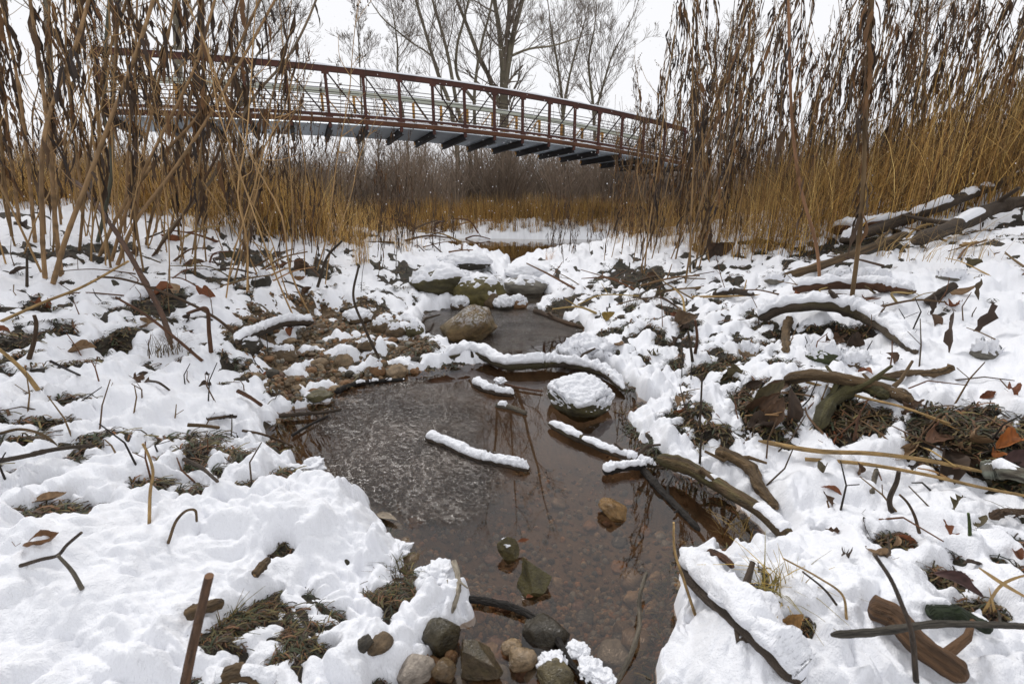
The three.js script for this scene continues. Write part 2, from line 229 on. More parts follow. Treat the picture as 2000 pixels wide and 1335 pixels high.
  sheet('bubbly skim ice around the large boulder in the upper pool', [[806, 640], [835, 608], [880, 602], [960, 602], [1060, 600], [1110, 624], [1148, 650], [1085, 668], [1000, 690], [950, 697], [885, 688], [845, 668]], 8);
}
{ // ---------- footbridge ----------
  const B = thing('footbridge', 'arched rust brown steel footbridge with snow on its rails spanning the river', 'footbridge');
  const ph = Math.atan(0.44), ax = V3(Math.cos(ph), 0, -Math.sin(ph)), aw = V3(-Math.sin(ph), 0, -Math.cos(ph));
  const r0 = ray(965.5, 220), P0 = r0.multiplyScalar(14 / Math.hypot(r0.x, r0.z)).setY(0), SP = 0.869, WID = 2.35;
  const yT = (s) => 4.079 - 0.0439 * s - 0.0056 * s * s, yB = (s) => 2.98 - 0.0394 * s - 0.0055 * s * s;
  const pt = (s, y, w = 0) => P0.clone().addScaledVector(ax, s).addScaledVector(aw, w).setY(y);
  const lo = -10, hi = 8, st = []; for (let i = lo; i <= hi; i++) st.push(i * SP);
  const R = RNG(9), rust = () => { const k = R.r(0.8, 1.2); return [0.07 * k, 0.024 * k, 0.016 * k]; }, brown = () => { const k = R.r(0.8, 1.15); return [0.105 * k, 0.04 * k, 0.016 * k]; }, ochre = () => { const k = R.r(0.85, 1.15); return [0.42 * k, 0.21 * k, 0.045 * k]; }, dark = [0.03, 0.016, 0.013], pale = [0.45, 0.46, 0.38];  // ochre is the same weathering steel with the light on it put into the colour
  const fine = []; for (let i = lo * 2; i <= hi * 2; i++) fine.push(i * SP / 2);
  const sweep = (f, w, h, col, name, mat, par = B) => { const m = new MB(); for (let k = 0; k < fine.length - 1; k++) m.box(f(fine[k]), f(fine[k + 1]), w, h, typeof col === 'function' ? col() : col); return m.build(name, mat, par); };
  const capMB = (f, w, h, n, par) => { const m = new MB(), N = 260, a0 = fine[0], a1 = fine[fine.length - 1], prof = [[-0.5, 0], [-0.46, 0.6], [-0.2, 0.98], [0.15, 1], [0.45, 0.62], [0.5, 0]]; for (let k = 0; k <= N; k++) { const s = mix(a0, a1, k / N), p = f(s), th = h * (0.75 + 0.5 * n2(s * 2.1, n)) * (n2(s * 1.3 + 5, n + 3) < -0.62 ? 0.15 : 1); for (const [a, e] of prof) m.v(p.x + aw.x * a * w, p.y + e * th, p.z + aw.z * a * w, WHITE, s, a * w); } for (let k = 0; k < N; k++) for (let q = 0; q < 5; q++) { const a = k * 6 + q; m.i.push(a, a + 6, a + 1, a + 1, a + 6, a + 7); } return m.build('snow_cap', M.cap, par); };
  // near truss
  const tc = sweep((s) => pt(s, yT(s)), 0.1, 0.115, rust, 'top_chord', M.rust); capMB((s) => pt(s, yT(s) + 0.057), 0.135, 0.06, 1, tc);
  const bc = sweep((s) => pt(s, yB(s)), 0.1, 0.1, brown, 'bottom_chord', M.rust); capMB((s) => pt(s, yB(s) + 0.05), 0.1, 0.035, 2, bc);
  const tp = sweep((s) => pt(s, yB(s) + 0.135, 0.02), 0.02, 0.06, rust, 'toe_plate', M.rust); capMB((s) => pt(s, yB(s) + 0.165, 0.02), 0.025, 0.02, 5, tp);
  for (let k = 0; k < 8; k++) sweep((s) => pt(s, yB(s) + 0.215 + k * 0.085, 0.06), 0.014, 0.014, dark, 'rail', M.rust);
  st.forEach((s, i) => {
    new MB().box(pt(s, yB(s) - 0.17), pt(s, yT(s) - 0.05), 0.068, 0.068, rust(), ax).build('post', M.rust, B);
    if (i < st.length - 1) {
      const s2 = st[i + 1], c = i + lo;         // the middle panel carries both braces
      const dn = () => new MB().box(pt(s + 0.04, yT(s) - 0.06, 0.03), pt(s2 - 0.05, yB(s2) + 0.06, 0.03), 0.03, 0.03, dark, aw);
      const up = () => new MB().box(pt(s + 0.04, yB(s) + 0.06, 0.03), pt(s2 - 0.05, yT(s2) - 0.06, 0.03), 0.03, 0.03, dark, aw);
      if (c <= -2) dn().build('brace', M.rust, B);
      if (c >= -2) up().build('brace', M.rust, B);
      // deck: a ribbed zinc sheet per bay
      const m = new MB(), rib = 15, y1 = yB(s) - 0.075, y2 = yB(s2) - 0.075, z = [0.44, 0.5, 0.56];
      let px = null; for (let q = 0; q < rib; q++) for (const [a, d] of [[0, 0], [0.32, 0], [0.5, 0.035], [0.82, 0.035], [1, 0]]) { const w = 0.06 + (WID - 0.12) * (q + a) / rib; const e = [m.v(...pt(s, y1 + d, w).toArray(), z, s, w), m.v(...pt(s2, y2 + d, w).toArray(), z, s2, w)]; if (px) m.i.push(px[0], px[1], e[0], e[0], px[1], e[1]); px = e; }
      m.build('deck_panel', M.zinc, B);
    }
    for (const [yy, hh] of [[yT(s) - 0.075, 0.1], [yB(s) + 0.06, 0.1]]) new MB().box(pt(s - 0.085, yy, -0.043), pt(s + 0.085, yy, -0.043), 0.012, hh, rust()).build('gusset_plate', M.rust, B);
    const fb = new MB(), y = yB(s), dk = [0.022, 0.02, 0.021];
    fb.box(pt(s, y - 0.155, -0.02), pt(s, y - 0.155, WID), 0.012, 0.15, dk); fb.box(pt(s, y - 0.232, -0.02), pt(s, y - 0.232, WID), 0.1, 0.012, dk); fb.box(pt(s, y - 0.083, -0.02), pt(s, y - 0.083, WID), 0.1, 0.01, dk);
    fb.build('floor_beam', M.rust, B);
  });
  // far truss, inner face: ochre posts and braces have light painted into their steel
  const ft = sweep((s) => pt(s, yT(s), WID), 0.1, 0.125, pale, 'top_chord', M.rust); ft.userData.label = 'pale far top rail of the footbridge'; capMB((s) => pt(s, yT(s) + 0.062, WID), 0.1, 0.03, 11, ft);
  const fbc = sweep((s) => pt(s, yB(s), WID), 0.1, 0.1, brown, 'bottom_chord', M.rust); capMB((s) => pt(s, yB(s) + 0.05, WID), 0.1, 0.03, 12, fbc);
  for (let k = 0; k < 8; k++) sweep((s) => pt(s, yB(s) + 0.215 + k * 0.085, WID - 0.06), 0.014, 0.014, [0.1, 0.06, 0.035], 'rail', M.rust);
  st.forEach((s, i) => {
    const p = new MB().box(pt(s, yB(s) - 0.17, WID), pt(s, yT(s) - 0.05, WID), 0.068, 0.068, ochre(), ax).build('post', M.rust, B); p.userData.label = 'far railing post of steel with its lit tone painted in ochre';
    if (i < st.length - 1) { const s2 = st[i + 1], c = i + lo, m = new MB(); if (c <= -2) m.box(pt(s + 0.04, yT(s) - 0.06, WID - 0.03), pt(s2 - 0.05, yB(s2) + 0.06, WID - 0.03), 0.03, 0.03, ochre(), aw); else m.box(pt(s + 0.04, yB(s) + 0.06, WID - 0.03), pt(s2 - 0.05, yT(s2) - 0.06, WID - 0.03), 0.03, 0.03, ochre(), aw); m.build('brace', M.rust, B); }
  });
}

// ---------- trees ----------
const UP = V3(0, 1, 0);
function branchOut(mb, p, d, len, r, lvl, R, o) {
  const n = lvl >= 3 ? 3 : 5, pts = [p.clone()], q = p.clone(), dir = d.clone();
  for (let k = 0; k < n; k++) { dir.x += R.s(o.wig); dir.y += R.s(o.wig) + o.trop / n; dir.z += R.s(o.wig); dir.normalize(); q.addScaledVector(dir, len / n); pts.push(q.clone()); }
  const cv = [o.tw[0] * R.r(0.7, 1.2), 0, 0]; cv[1] = cv[0] * o.tw[1]; cv[2] = cv[0] * o.tw[2];
  mb.tube(pts, (t) => Math.max(o.min, r * (1 - 0.7 * t)), lvl >= 3 ? 3 : lvl === 2 ? 4 : 5, cv);
  if (lvl >= o.max) return;
  const kids = o.kids[lvl] || 4;
  for (let k = 0; k < kids; k++) {
    const t = R.r(0.22, 1), i = Math.min(n - 1, Math.floor(t * n)), b = pts[i].clone().lerp(pts[i + 1], t * n - i);
    const along = pts[i + 1].clone().sub(pts[i]).normalize(), side = V3(R.s(1), R.s(1) * 0.6 + 0.15, R.s(1)); side.addScaledVector(along, -side.dot(along)).normalize();
    const a = R.r(0.35, 0.8); branchOut(mb, b, along.multiplyScalar(Math.cos(a)).addScaledVector(side, Math.sin(a)), len * R.r(0.42, 0.66) * (1.15 - 0.45 * t), Math.max(o.min, r * 0.5 * (1 - 0.5 * t)), lvl + 1, R, o);
  }
}
function tree(name, label, seed, z, stems, o = {}, group) {
  const R = RNG(seed), T = thing(name, label, 'tree', group), k = -z / 30;
  o = { wig: 0.13, trop: 0.3, min: 0.0062 * k, max: 4, kids: [0, 5, 4, 3], tw: [0.17, 0.8, 0.62], bark: [0.25, 0.215, 0.15], n: 14, len: 3.4, from: 0.3, ...o };
  o.len *= 1.35;
  const crown = new MB();
  stems.forEach(([pts, r0, r1], si) => {
    const c = curve(pts.map(([x, y], i) => { const p = atZ(x, y, z + (si ? R.s(0.25) * i : 0)); return p; }), pts.length * 5);
    if (!si) c[0].y = Math.min(c[0].y, soil(c[0].x, c[0].z) - 0.1);
    const m = new MB(), col = (t, a) => { const v = 0.72 + 0.5 * n3(a * 1.5, t * 22, seed) + 0.2 * Math.sin(a); return [o.bark[0] * v, o.bark[1] * v, o.bark[2] * v]; };
    m.tube(c, (t) => mix(r0, r1, t), 9, col, { rough: 0.07, seed }); m.build(si ? 'limb' : 'trunk', M.bark, T);
    const n = Math.round(o.n * (si ? 1 : o.trunkShare ?? 1));
    for (let q = 0; q < n; q++) {
      const t = R.r(si ? 0.12 : o.from, 1), i = Math.min(c.length - 2, Math.floor(t * (c.length - 1))), p = c[i];
      const along = c[i + 1].clone().sub(c[i]).normalize(), side = V3(R.s(1), R.s(0.4), R.s(1)); side.addScaledVector(along, -side.dot(along)).normalize();
      const a = R.r(0.5, 1.0); branchOut(crown, p, along.multiplyScalar(Math.cos(a)).addScaledVector(side, Math.sin(a)), o.len * R.r(0.55, 1.1) * (1.2 - 0.6 * t), mix(r0, r1, t) * R.r(0.25, 0.42), 1, R, o);
    }
    branchOut(crown, c[c.length - 1], c[c.length - 1].clone().sub(c[c.length - 2]).normalize(), o.len, r1 * 0.9, 1, R, o);
  });
  crown.build('crown', M.plain, T);
  return T;
}
tree('cottonwood_tree', 'tallest grey tree behind the bridge, its stout trunk splitting into three upright stems', 1, -30, [
  [[[987, 445], [986, 300], [984, 200], [984, 140]], 0.31, 0.24], [[[984, 158], [975, 60], [966, 0], [955, -120], [935, -330]], 0.17, 0.07], [[[984, 150], [991, 60], [994, 0], [1000, -150], [1010, -360]], 0.12, 0.05], [[[987, 160], [1004, 60], [1020, 0], [1052, -150], [1090, -340]], 0.18, 0.07], [[[984, 225], [960, 160], [935, 108], [913, 52], [892, 0], [868, -60], [835, -210]], 0.15, 0.05], [[[990, 113], [1010, 104], [1035, 95], [1080, 89], [1110, 80], [1128, 74]], 0.08, 0.03]], { n: 12, len: 2.8, trunkShare: 0.5, from: 0.5 });
tree('leafless_tree', 'slender leafless tree leaning left behind the bridge centre, left of the tallest tree', 2, -27, [[[[895, 450], [893, 300], [877, 200], [860, 157], [846, 115], [830, 60], [812, 0], [795, -90]], 0.14, 0.05], [[[880, 215], [868, 205], [850, 120], [800, 80], [752, 40], [730, 12]], 0.06, 0.03]], { n: 10, len: 2.5 });
tree('leafless_tree', 'twin thin trunk rising nearly straight through the bridge rails just left of the tallest tree', 3, -27.6, [[[[921, 450], [917, 300], [895, 217], [874, 105], [860, 52], [845, 0], [830, -110]], 0.13, 0.05]], { n: 10, len: 2.3 });
tree('leafless_tree', 'brown leafless tree with a forked upright trunk close beside the tallest tree', 4, -28.4, [[[[931, 450], [929, 300], [927, 175], [940, 88], [958, 17], [972, -80]], 0.12, 0.045], [[[928, 200], [893, 147], [893, 88], [903, 50], [917, -10], [925, -90]], 0.1, 0.04]], { n: 9, len: 2.5 });
tree('small_tree', 'small fine-twigged tree standing above the left half of the bridge rail', 5, -33, [[[[797, 445], [797, 300], [777, 150], [776, 88], [768, 30]], 0.1, 0.04]], { n: 22, len: 2.0, from: 0.3 });
tree('twiggy_tree', 'bushy twiggy tree right of the tallest tree with steep fanned branches', 6, -34, [[[[1102, 445], [1100, 300], [1098, 200], [1088, 120], [1075, 50]], 0.16, 0.05], [[[1100, 230], [1112, 150], [1128, 90], [1140, 50]], 0.09, 0.04]], { n: 13, len: 2.5, from: 0.35, trop: 0.45 });
tree('twiggy_tree', 'broad twiggy tree over the right end of the bridge with many rising twigs', 7, -36, [[[[1165, 445], [1163, 300], [1158, 200], [1150, 120], [1160, 60]], 0.16, 0.05], [[[1160, 230], [1180, 160], [1195, 110], [1210, 80]], 0.1, 0.04]], { n: 13, len: 2.5, from: 0.3, trop: 0.5, tw: [0.17, 0.8, 0.62] });
tree('leafless_tree', 'grey leafless tree behind the tall stalks on the left, above the bridge rail', 8, -22, [[[[352, 440], [347, 100], [342, 0], [335, -160]], 0.19, 0.08]], { n: 18, len: 2.8 });
tree('leafless_tree', 'leafless tree at the far upper left corner behind the tall stalks', 9, -26, [[[[92, 440], [96, 120], [88, 0], [80, -120]], 0.17, 0.07]], { n: 18, len: 3 });
tree('twiggy_tree', 'twiggy tree behind the left stalks, second from the upper left corner', 10, -25, [[[[215, 440], [222, 130], [232, 0], [236, -110]], 0.13, 0.05]], { n: 22, len: 2.8 });
tree('twiggy_tree', 'low twiggy tree above the bridge rail near the steepest bent stalk', 11, -30, [[[[468, 440], [470, 200], [476, 90], [484, 20]], 0.14, 0.05], [[[472, 170], [500, 110], [535, 70], [560, 40]], 0.07, 0.03]], { n: 20, len: 2.6 });
tree('small_tree', 'faint small tree seen in the white gap of sky above the bridge rail', 12, -42, [[[[712, 440], [706, 200], [702, 120], [700, 75]], 0.09, 0.04]], { n: 14, len: 1.9, from: 0.45 });
tree('leafless_tree', 'leafless tree half hidden by the tall stalks at the upper right', 13, -38, [[[[1420, 430], [1424, 150], [1430, 60]], 0.15, 0.05]], { n: 16, len: 2.6 });
tree('leafless_tree', 'leafless tree hidden behind the densest stalks in the upper right corner', 14, -34, [[[[1800, 420], [1806, 150], [1812, 0]], 0.16, 0.06]], { n: 16, len: 2.8 });

// ---------- things nobody could count: brush, grass bands ----------
function instanced(name, geos, mat, places, label, cat) {      // places: [x, y, z, scale, turn, tint]
  const G = thing(name, label, null); G.userData.kind = 'stuff';
  geos.forEach((g, gi) => {
    const mine = places.filter((_, i) => i % geos.length === gi), m = new THREE.InstancedMesh(g, mat, mine.length), q = new THREE.Object3D();
    mine.forEach(([x, y, z, s, a, c], i) => { q.position.set(x, y, z); q.rotation.set(0, a, 0); q.scale.setScalar(s); q.updateMatrix(); m.setMatrixAt(i, q.matrix); m.setColorAt(i, new THREE.Color().setRGB(c, c, c)); });
    m.castShadow = m.receiveShadow = true; m.name = name + '_clump'; m.userData.kind = 'stuff'; G.add(m);
  });
}
function shrubGeo(seed, n, h) { const R = RNG(seed), m = new MB(); for (let k = 0; k < n; k++) { const a = R() * 7, out = R.r(0.1, 0.75), b = V3(Math.cos(a) * 0.25 * R(), 0, Math.sin(a) * 0.25 * R()), hh = h * R.r(0.5, 1), e = V3(Math.cos(a) * out * h * 0.7, hh, Math.sin(a) * out * h * 0.7), c = b.clone().lerp(e, 0.5); c.y += 0.15 * h * R(); const v = R.r(0.6, 1.2), col = [0.25 * v, 0.19 * v, 0.14 * v]; const pts = [b, c, e]; m.tube(pts, (t) => 0.012 * (1 - 0.55 * t), 3, col); for (let q = 0; q < 4; q++) { const s = c.clone().lerp(e, R.r(-0.5, 0.9)), d = V3(R.s(0.4), R.r(0.15, 0.6), R.s(0.4)).multiplyScalar(h * 0.42); m.tube([s, s.clone().add(d)], 0.006, 3, col); } } return m.geo(); }
{
  const R = RNG(31), pl = [];
  for (let k = 0; k < 820; k++) { const z = -R.r(21, 60), x = z * -1 * R.r(-1.25, 1.3); pl.push([x, soil(x, z) - 0.05, z, R.r(0.6, 1.25), R() * 7, R.r(0.6, 1.35)]); }
  instanced('brush_thicket', [shrubGeo(1, 46, 4.2), shrubGeo(2, 50, 3.6), shrubGeo(3, 60, 3.0)], M.plain, pl, 'grey brown leafless brush thicket beyond the river under the bridge');
}
{
  const R = RNG(33), pl = []; for (let k = 0; k < 90; k++) { const z = -R.r(48, 85), x = -z * R.r(-1.3, 1.3); pl.push([x, soil(x, z) - 0.1, z, R.r(0.6, 1.15), R() * 7, R.r(0.7, 1.3)]); }
  const gs = [1, 2].map((s) => { const r = RNG(s + 60), m = new MB(), pts = [V3(0, 0, 0), V3(r.s(0.3), 3, r.s(0.3)), V3(r.s(0.6), 6, r.s(0.6)), V3(r.s(0.8), 9.5, 0)], c = curve(pts, 12); m.tube(c, (t) => mix(0.14, 0.04, t), 6, [0.2, 0.165, 0.12]); for (let k = 0; k < 16; k++) { const t = r.r(0.25, 1), p = c[Math.floor(t * 12)]; branchOut(m, p, V3(r.s(1), r.r(0.3, 1.2), r.s(1)).normalize(), r.r(1.6, 3.2), 0.05, 2, r, { wig: 0.15, trop: 0.3, min: 0.012, max: 4, kids: [0, 0, 4, 3], tw: [0.2, 0.8, 0.62] }); } return m.geo(); });
  instanced('far_wood', gs, M.plain, pl, 'far off leafless wood showing faintly beyond the brush');
}
function grassGeo(seed, n, h, spread, w, droop, cols) {
  const R = RNG(seed), m = new MB();
  for (let k = 0; k < n; k++) {
    const a = R() * 7, rr = Math.sqrt(R()) * spread, x = Math.cos(a) * rr, z = Math.sin(a) * rr, hh = h * R.r(0.55, 1.1), b = R() * 7, d = droop * R() * hh, ww = w * R.r(0.6, 1.3), c = R.pick(cols), v = R.r(0.7, 1.25), col = [c[0] * v, c[1] * v, c[2] * v];
    const sx = -Math.sin(b + R.s(1)) * ww, sz = Math.cos(b) * ww; let prev = null;
    for (let s = 0; s <= 4; s++) { const t = s / 4, f = d * t * t, y = hh * (t - 0.35 * (d / hh) * t * t), k2 = 1 - t * 0.8; const px = x + Math.cos(b) * f + R.s(0.006 * Math.min(1, hh * 1.2)), pz = z + Math.sin(b) * f; const e = [m.v(px - sx * k2, y, pz - sz * k2, col), m.v(px + sx * k2, y, pz + sz * k2, col)]; if (prev) m.i.push(prev[0], prev[1], e[0], e[0], prev[1], e[1]); prev = e; }
  }
  return m.geo();
}
const TAN = [[0.54, 0.33, 0.085], [0.3, 0.16, 0.042], [0.7, 0.49, 0.18], [0.07, 0.038, 0.018], [0.44, 0.26, 0.08]], DUN = [[0.44, 0.26, 0.068], [0.19, 0.1, 0.03], [0.62, 0.4, 0.13], [0.055, 0.03, 0.014], [0.28, 0.155, 0.05]];
{
  const R = RNG(41), pl = [];
  for (let k = 0; k < 2600; k++) { const z = -R.r(16.2, 22), x = -z * R.r(-0.75, 0.85); if (riverSD(x, z) < 0.35) continue; const gap = n2(x / 1.4, z / 0.9); if (gap < -0.25 && z > -18.5) continue; pl.push([x, soil(x, z), z, R.r(0.55, 1.05) * (z > -18 ? 0.7 : 1.1), R() * 7, R.r(0.6, 1.15)]); }
  instanced('dry_grass', [grassGeo(1, 26, 1.0, 0.22, 0.008, 0.35, TAN), grassGeo(2, 26, 0.9, 0.25, 0.008, 0.5, TAN)], M.plain, pl, 'band of tan dry grass along the far bank of the river');
}
{
  const R = RNG(43), pl = [];
  for (let k = 0; k < 5200 && pl.length < 800; k++) { const x = -R.r(1.5, 9), z = -R.r(6.2, 11.5); const px = x / -z; if (px > -0.2 || riverSD(x, z) < 0.5 || creekSD(x, z) < 1.2) continue; if (n2(x / 0.7, z / 0.7) < -0.12 || R() < sst(-0.5, -0.25, px) * 0.6) continue; pl.push([x, soil(x, z) - 0.01, z, R.r(0.5, 1.1) * clamp(0.4 + (-px - 0.2) * 3, 0.4, 1.05), R() * 7, R.r(0.7, 1.25)]); }
  instanced('dry_grass', [grassGeo(3, 26, 1.15, 0.2, 0.004, 0.8, TAN), grassGeo(4, 26, 1.0, 0.24, 0.0045, 1.4, TAN.concat(DUN)), grassGeo(9, 22, 0.9, 0.28, 0.005, 2.0, TAN)], M.plain, pl, 'tan dry grass standing on the left bank below the bridge');
}
{
  const R = RNG(47), pl = [];
  for (let k = 0; k < 9000 && pl.length < 1500; k++) { const x = R.r(1.3, 14), z = -R.r(4.6, 13); const q = x / -z; if (q < 0.17 || riverSD(x, z) < 0.5 || creekSD(x, z) < 1.0) continue; const h = base(x, z); if (h < 0.42 + 0.45 * sst(0.5, 1.0, q)) continue; pl.push([x, soil(x, z) - 0.01, z, R.r(0.6, 1.2) * (0.42 + 0.5 * sst(0.25, 0.9, q)), R() * 7, R.r(0.6, 1.25)]); }
  instanced('dry_grass', [grassGeo(5, 36, 1.5, 0.26, 0.004, 0.8, DUN.concat(TAN)), grassGeo(6, 36, 1.35, 0.28, 0.0045, 1.3, DUN.concat(TAN)), grassGeo(7, 30, 1.7, 0.25, 0.004, 0.6, DUN), grassGeo(8, 22, 1.2, 0.3, 0.006, 1.9, TAN)], M.plain, pl, 'dense dun dry grass on the crest of the right bank behind the stalks');
}
// ---------- tall dead stalks with hanging curled leaves ----------
const LEAFC = [[0.05, 0.028, 0.014], [0.035, 0.02, 0.011], [0.075, 0.04, 0.016], [0.025, 0.015, 0.01], [0.13, 0.06, 0.018]];
function leafStrip(m, R, L, W, col, o = {}) {     // a withered leaf hanging from the origin
  const a = o.a ?? R() * 7, ca = Math.cos(a), sa = Math.sin(a), out = L * R.r(0.05, 0.28), n = 8, tw = R.s(2.6), w1 = R.r(3, 8), ph = R() * 7, amp = L * R.r(0.02, 0.07), fold = R.r(0.25, 0.9), x0 = o.x || 0, y0 = o.y || 0, z0 = o.z || 0; let prev = null;
  const rise = R() < 0.5 ? L * R.r(0.02, 0.12) : 0;
  for (let k = 0; k <= n; k++) {
    const t = k / n, f = out * (1 - Math.pow(1 - Math.min(1, t * 2.2), 2)), cx = ca * f + amp * Math.sin(t * w1 + ph) - amp * Math.sin(ph), cz = sa * f + amp * Math.cos(t * w1 * 0.8 + ph) - amp * Math.cos(ph), cy = rise * Math.sin(Math.min(1, t * 2.5) * Math.PI) - L * Math.pow(t, 1.25);
    const w = W * (t < 0.16 ? 0.12 : Math.sin(Math.PI * Math.pow((t - 0.12) / 0.88, 0.75)) * (0.75 + 0.35 * Math.sin(t * 17 + ph)) + 0.06), b = a + tw * t + 1.57, wx = Math.cos(b) * w / 2, wz = Math.sin(b) * w / 2, nx = -Math.sin(b) * w * fold / 2, nz = Math.cos(b) * w * fold / 2, v = 0.75 + 0.5 * R(), c = [col[0] * v, col[1] * v, col[2] * v], cr = W * 0.2 * R();
    const e = [m.v(x0 + cx - wx + nx, y0 + cy + R.s(cr), z0 + cz - wz + nz, c), m.v(x0 + cx, y0 + cy, z0 + cz, c), m.v(x0 + cx + wx + nx, y0 + cy + R.s(cr), z0 + cz + wz + nz, c)];
    if (prev) for (const q of [0, 1]) m.i.push(prev[q], prev[q + 1], e[q], e[q], prev[q + 1], e[q + 1]); prev = e;
  }
}
const leafGeos = []; { const R = RNG(61); for (let k = 0; k < 14; k++) { const m = new MB(); leafStrip(m, R, 1, R.r(0.07, 0.16), R.pick(LEAFC), { a: 0 }); leafGeos.push(m.geo()); } }
function stalkParts(parent, c, R, o) {            // stem along c, leaves from fraction o.from upwards
  const m = new MB(), cv = R.r(0.75, 1.2), col = o.stem.map((x) => x * cv);
  const node = (t) => o.nodes ? Math.exp(-((((((t * o.nodes) % 1) - 0.5) / 0.07) ** 2))) : 0;
  m.tube(c, (t) => mix(o.r0, o.r1, t) * (1 + 0.2 * node(t)), o.sides || 6, (t, a) => { const v = (1 - 0.4 * node(t)) * (0.8 + 0.45 * n3(t * 40, a * 1.2, o.r0 * 900) + 0.3 * n3(t * 7, 3, o.r0 * 700) + 0.12 * Math.sin(a)); return [col[0] * v, col[1] * v, col[2] * v]; });
  m.build('stem', M.plain, parent);
  const up = c.length - 1, at = (t) => { const f = clamp(t, 0, 0.999) * up, i = Math.floor(f); return c[i].clone().lerp(c[i + 1], f - i); };
  for (let k = 0; k < o.leaves; k++) { const p = at(R.r(o.from, 1)), q = mesh('leaf', R.pick(leafGeos), M.leaf, parent); q.position.copy(p); q.rotation.y = R() * 7; const L = o.leafL * R.r(0.55, 1.2); q.scale.set(L, L, L); }
  if (o.small) { const s = new MB(); for (let k = 0; k < o.small; k++) { const p = at(R.r(o.from, 1.0)); leafStrip(s, R, o.leafL * R.r(0.3, 0.8), o.leafL * R.r(0.04, 0.11), R.pick(LEAFC), p); } const q = s.build('small_leaves', M.leaf, parent); q.userData.kind = 'stuff'; }
  for (let k = 0; k < (o.twigs ?? 2); k++) { const t = R.r(0.3, 0.9), p = at(t), a = R() * 7, L = R.r(0.15, 0.5), e = p.clone().add(V3(Math.cos(a) * L * 0.5, L * R.r(0.3, 0.9), Math.sin(a) * L * 0.5)), b = new MB(); b.tube(curve([p, p.clone().lerp(e, 0.5).add(V3(R.s(0.03), -0.03, R.s(0.03))), e], 6), (u) => mix(0.0035, 0.0018, u), 4, col); b.build('side_twig', M.plain, parent); }
  if (o.sprays) { const s = new MB(); for (let k = 0; k < o.sprays; k++) { const p = at(R.r(0.72, 1)), d = V3(R.s(0.5), R.r(0.3, 1), R.s(0.5)).multiplyScalar(o.sprayL || 0.22), e = p.clone().add(d); s.tube([p, p.clone().lerp(e, 0.5).add(V3(0, 0.02, 0)), e], 0.0022, 3, col); for (let q = 0; q < 5; q++) { const g = p.clone().lerp(e, R.r(0.6, 1.02)).add(V3(R.s(0.015), R.s(0.015), R.s(0.015))); s.tube([g, g.clone().add(V3(R.s(0.008), 0.01, R.s(0.008)))], 0.005, 4, [0.06, 0.04, 0.02]); } } s.build('seed_spray', M.plain, parent).userData.kind = 'stuff'; }
}
function stalkProto(name, label, group, seed, h, lean, o) {
  const R = RNG(seed), T = thing(name, label, 'dead plant', group), pts = [V3(0, -0.05, 0)];
  for (let k = 1; k <= 6; k++) { const t = k / 6; pts.push(V3(lean * h * t * t + R.s(0.03), h * t, R.s(0.04))); }
  stalkParts(T, curve(pts, 18), R, { r0: 0.009, r1: 0.003, stem: [0.3, 0.185, 0.08], from: 0.15, leafL: 0.3, leaves: 10, small: 26, ...o });
  return T;
}
function scatter(protos, places, label) { places.forEach(([x, z, s, a, tilt = 0, tdir = 0], i) => { const p = protos[i % protos.length]; let o = p; if (i >= protos.length) { o = p.clone(); o.name = numbered(p.name); scene.add(o); } o.position.set(x, soil(x, z), z); o.rotation.set(0, 0, 0); o.rotateOnAxis(V3(Math.sin(tdir), 0, -Math.cos(tdir)), tilt); o.rotateY(a); o.scale.setScalar(s); if (label) [o.userData.label, o.userData.group] = label(x, z); }); }
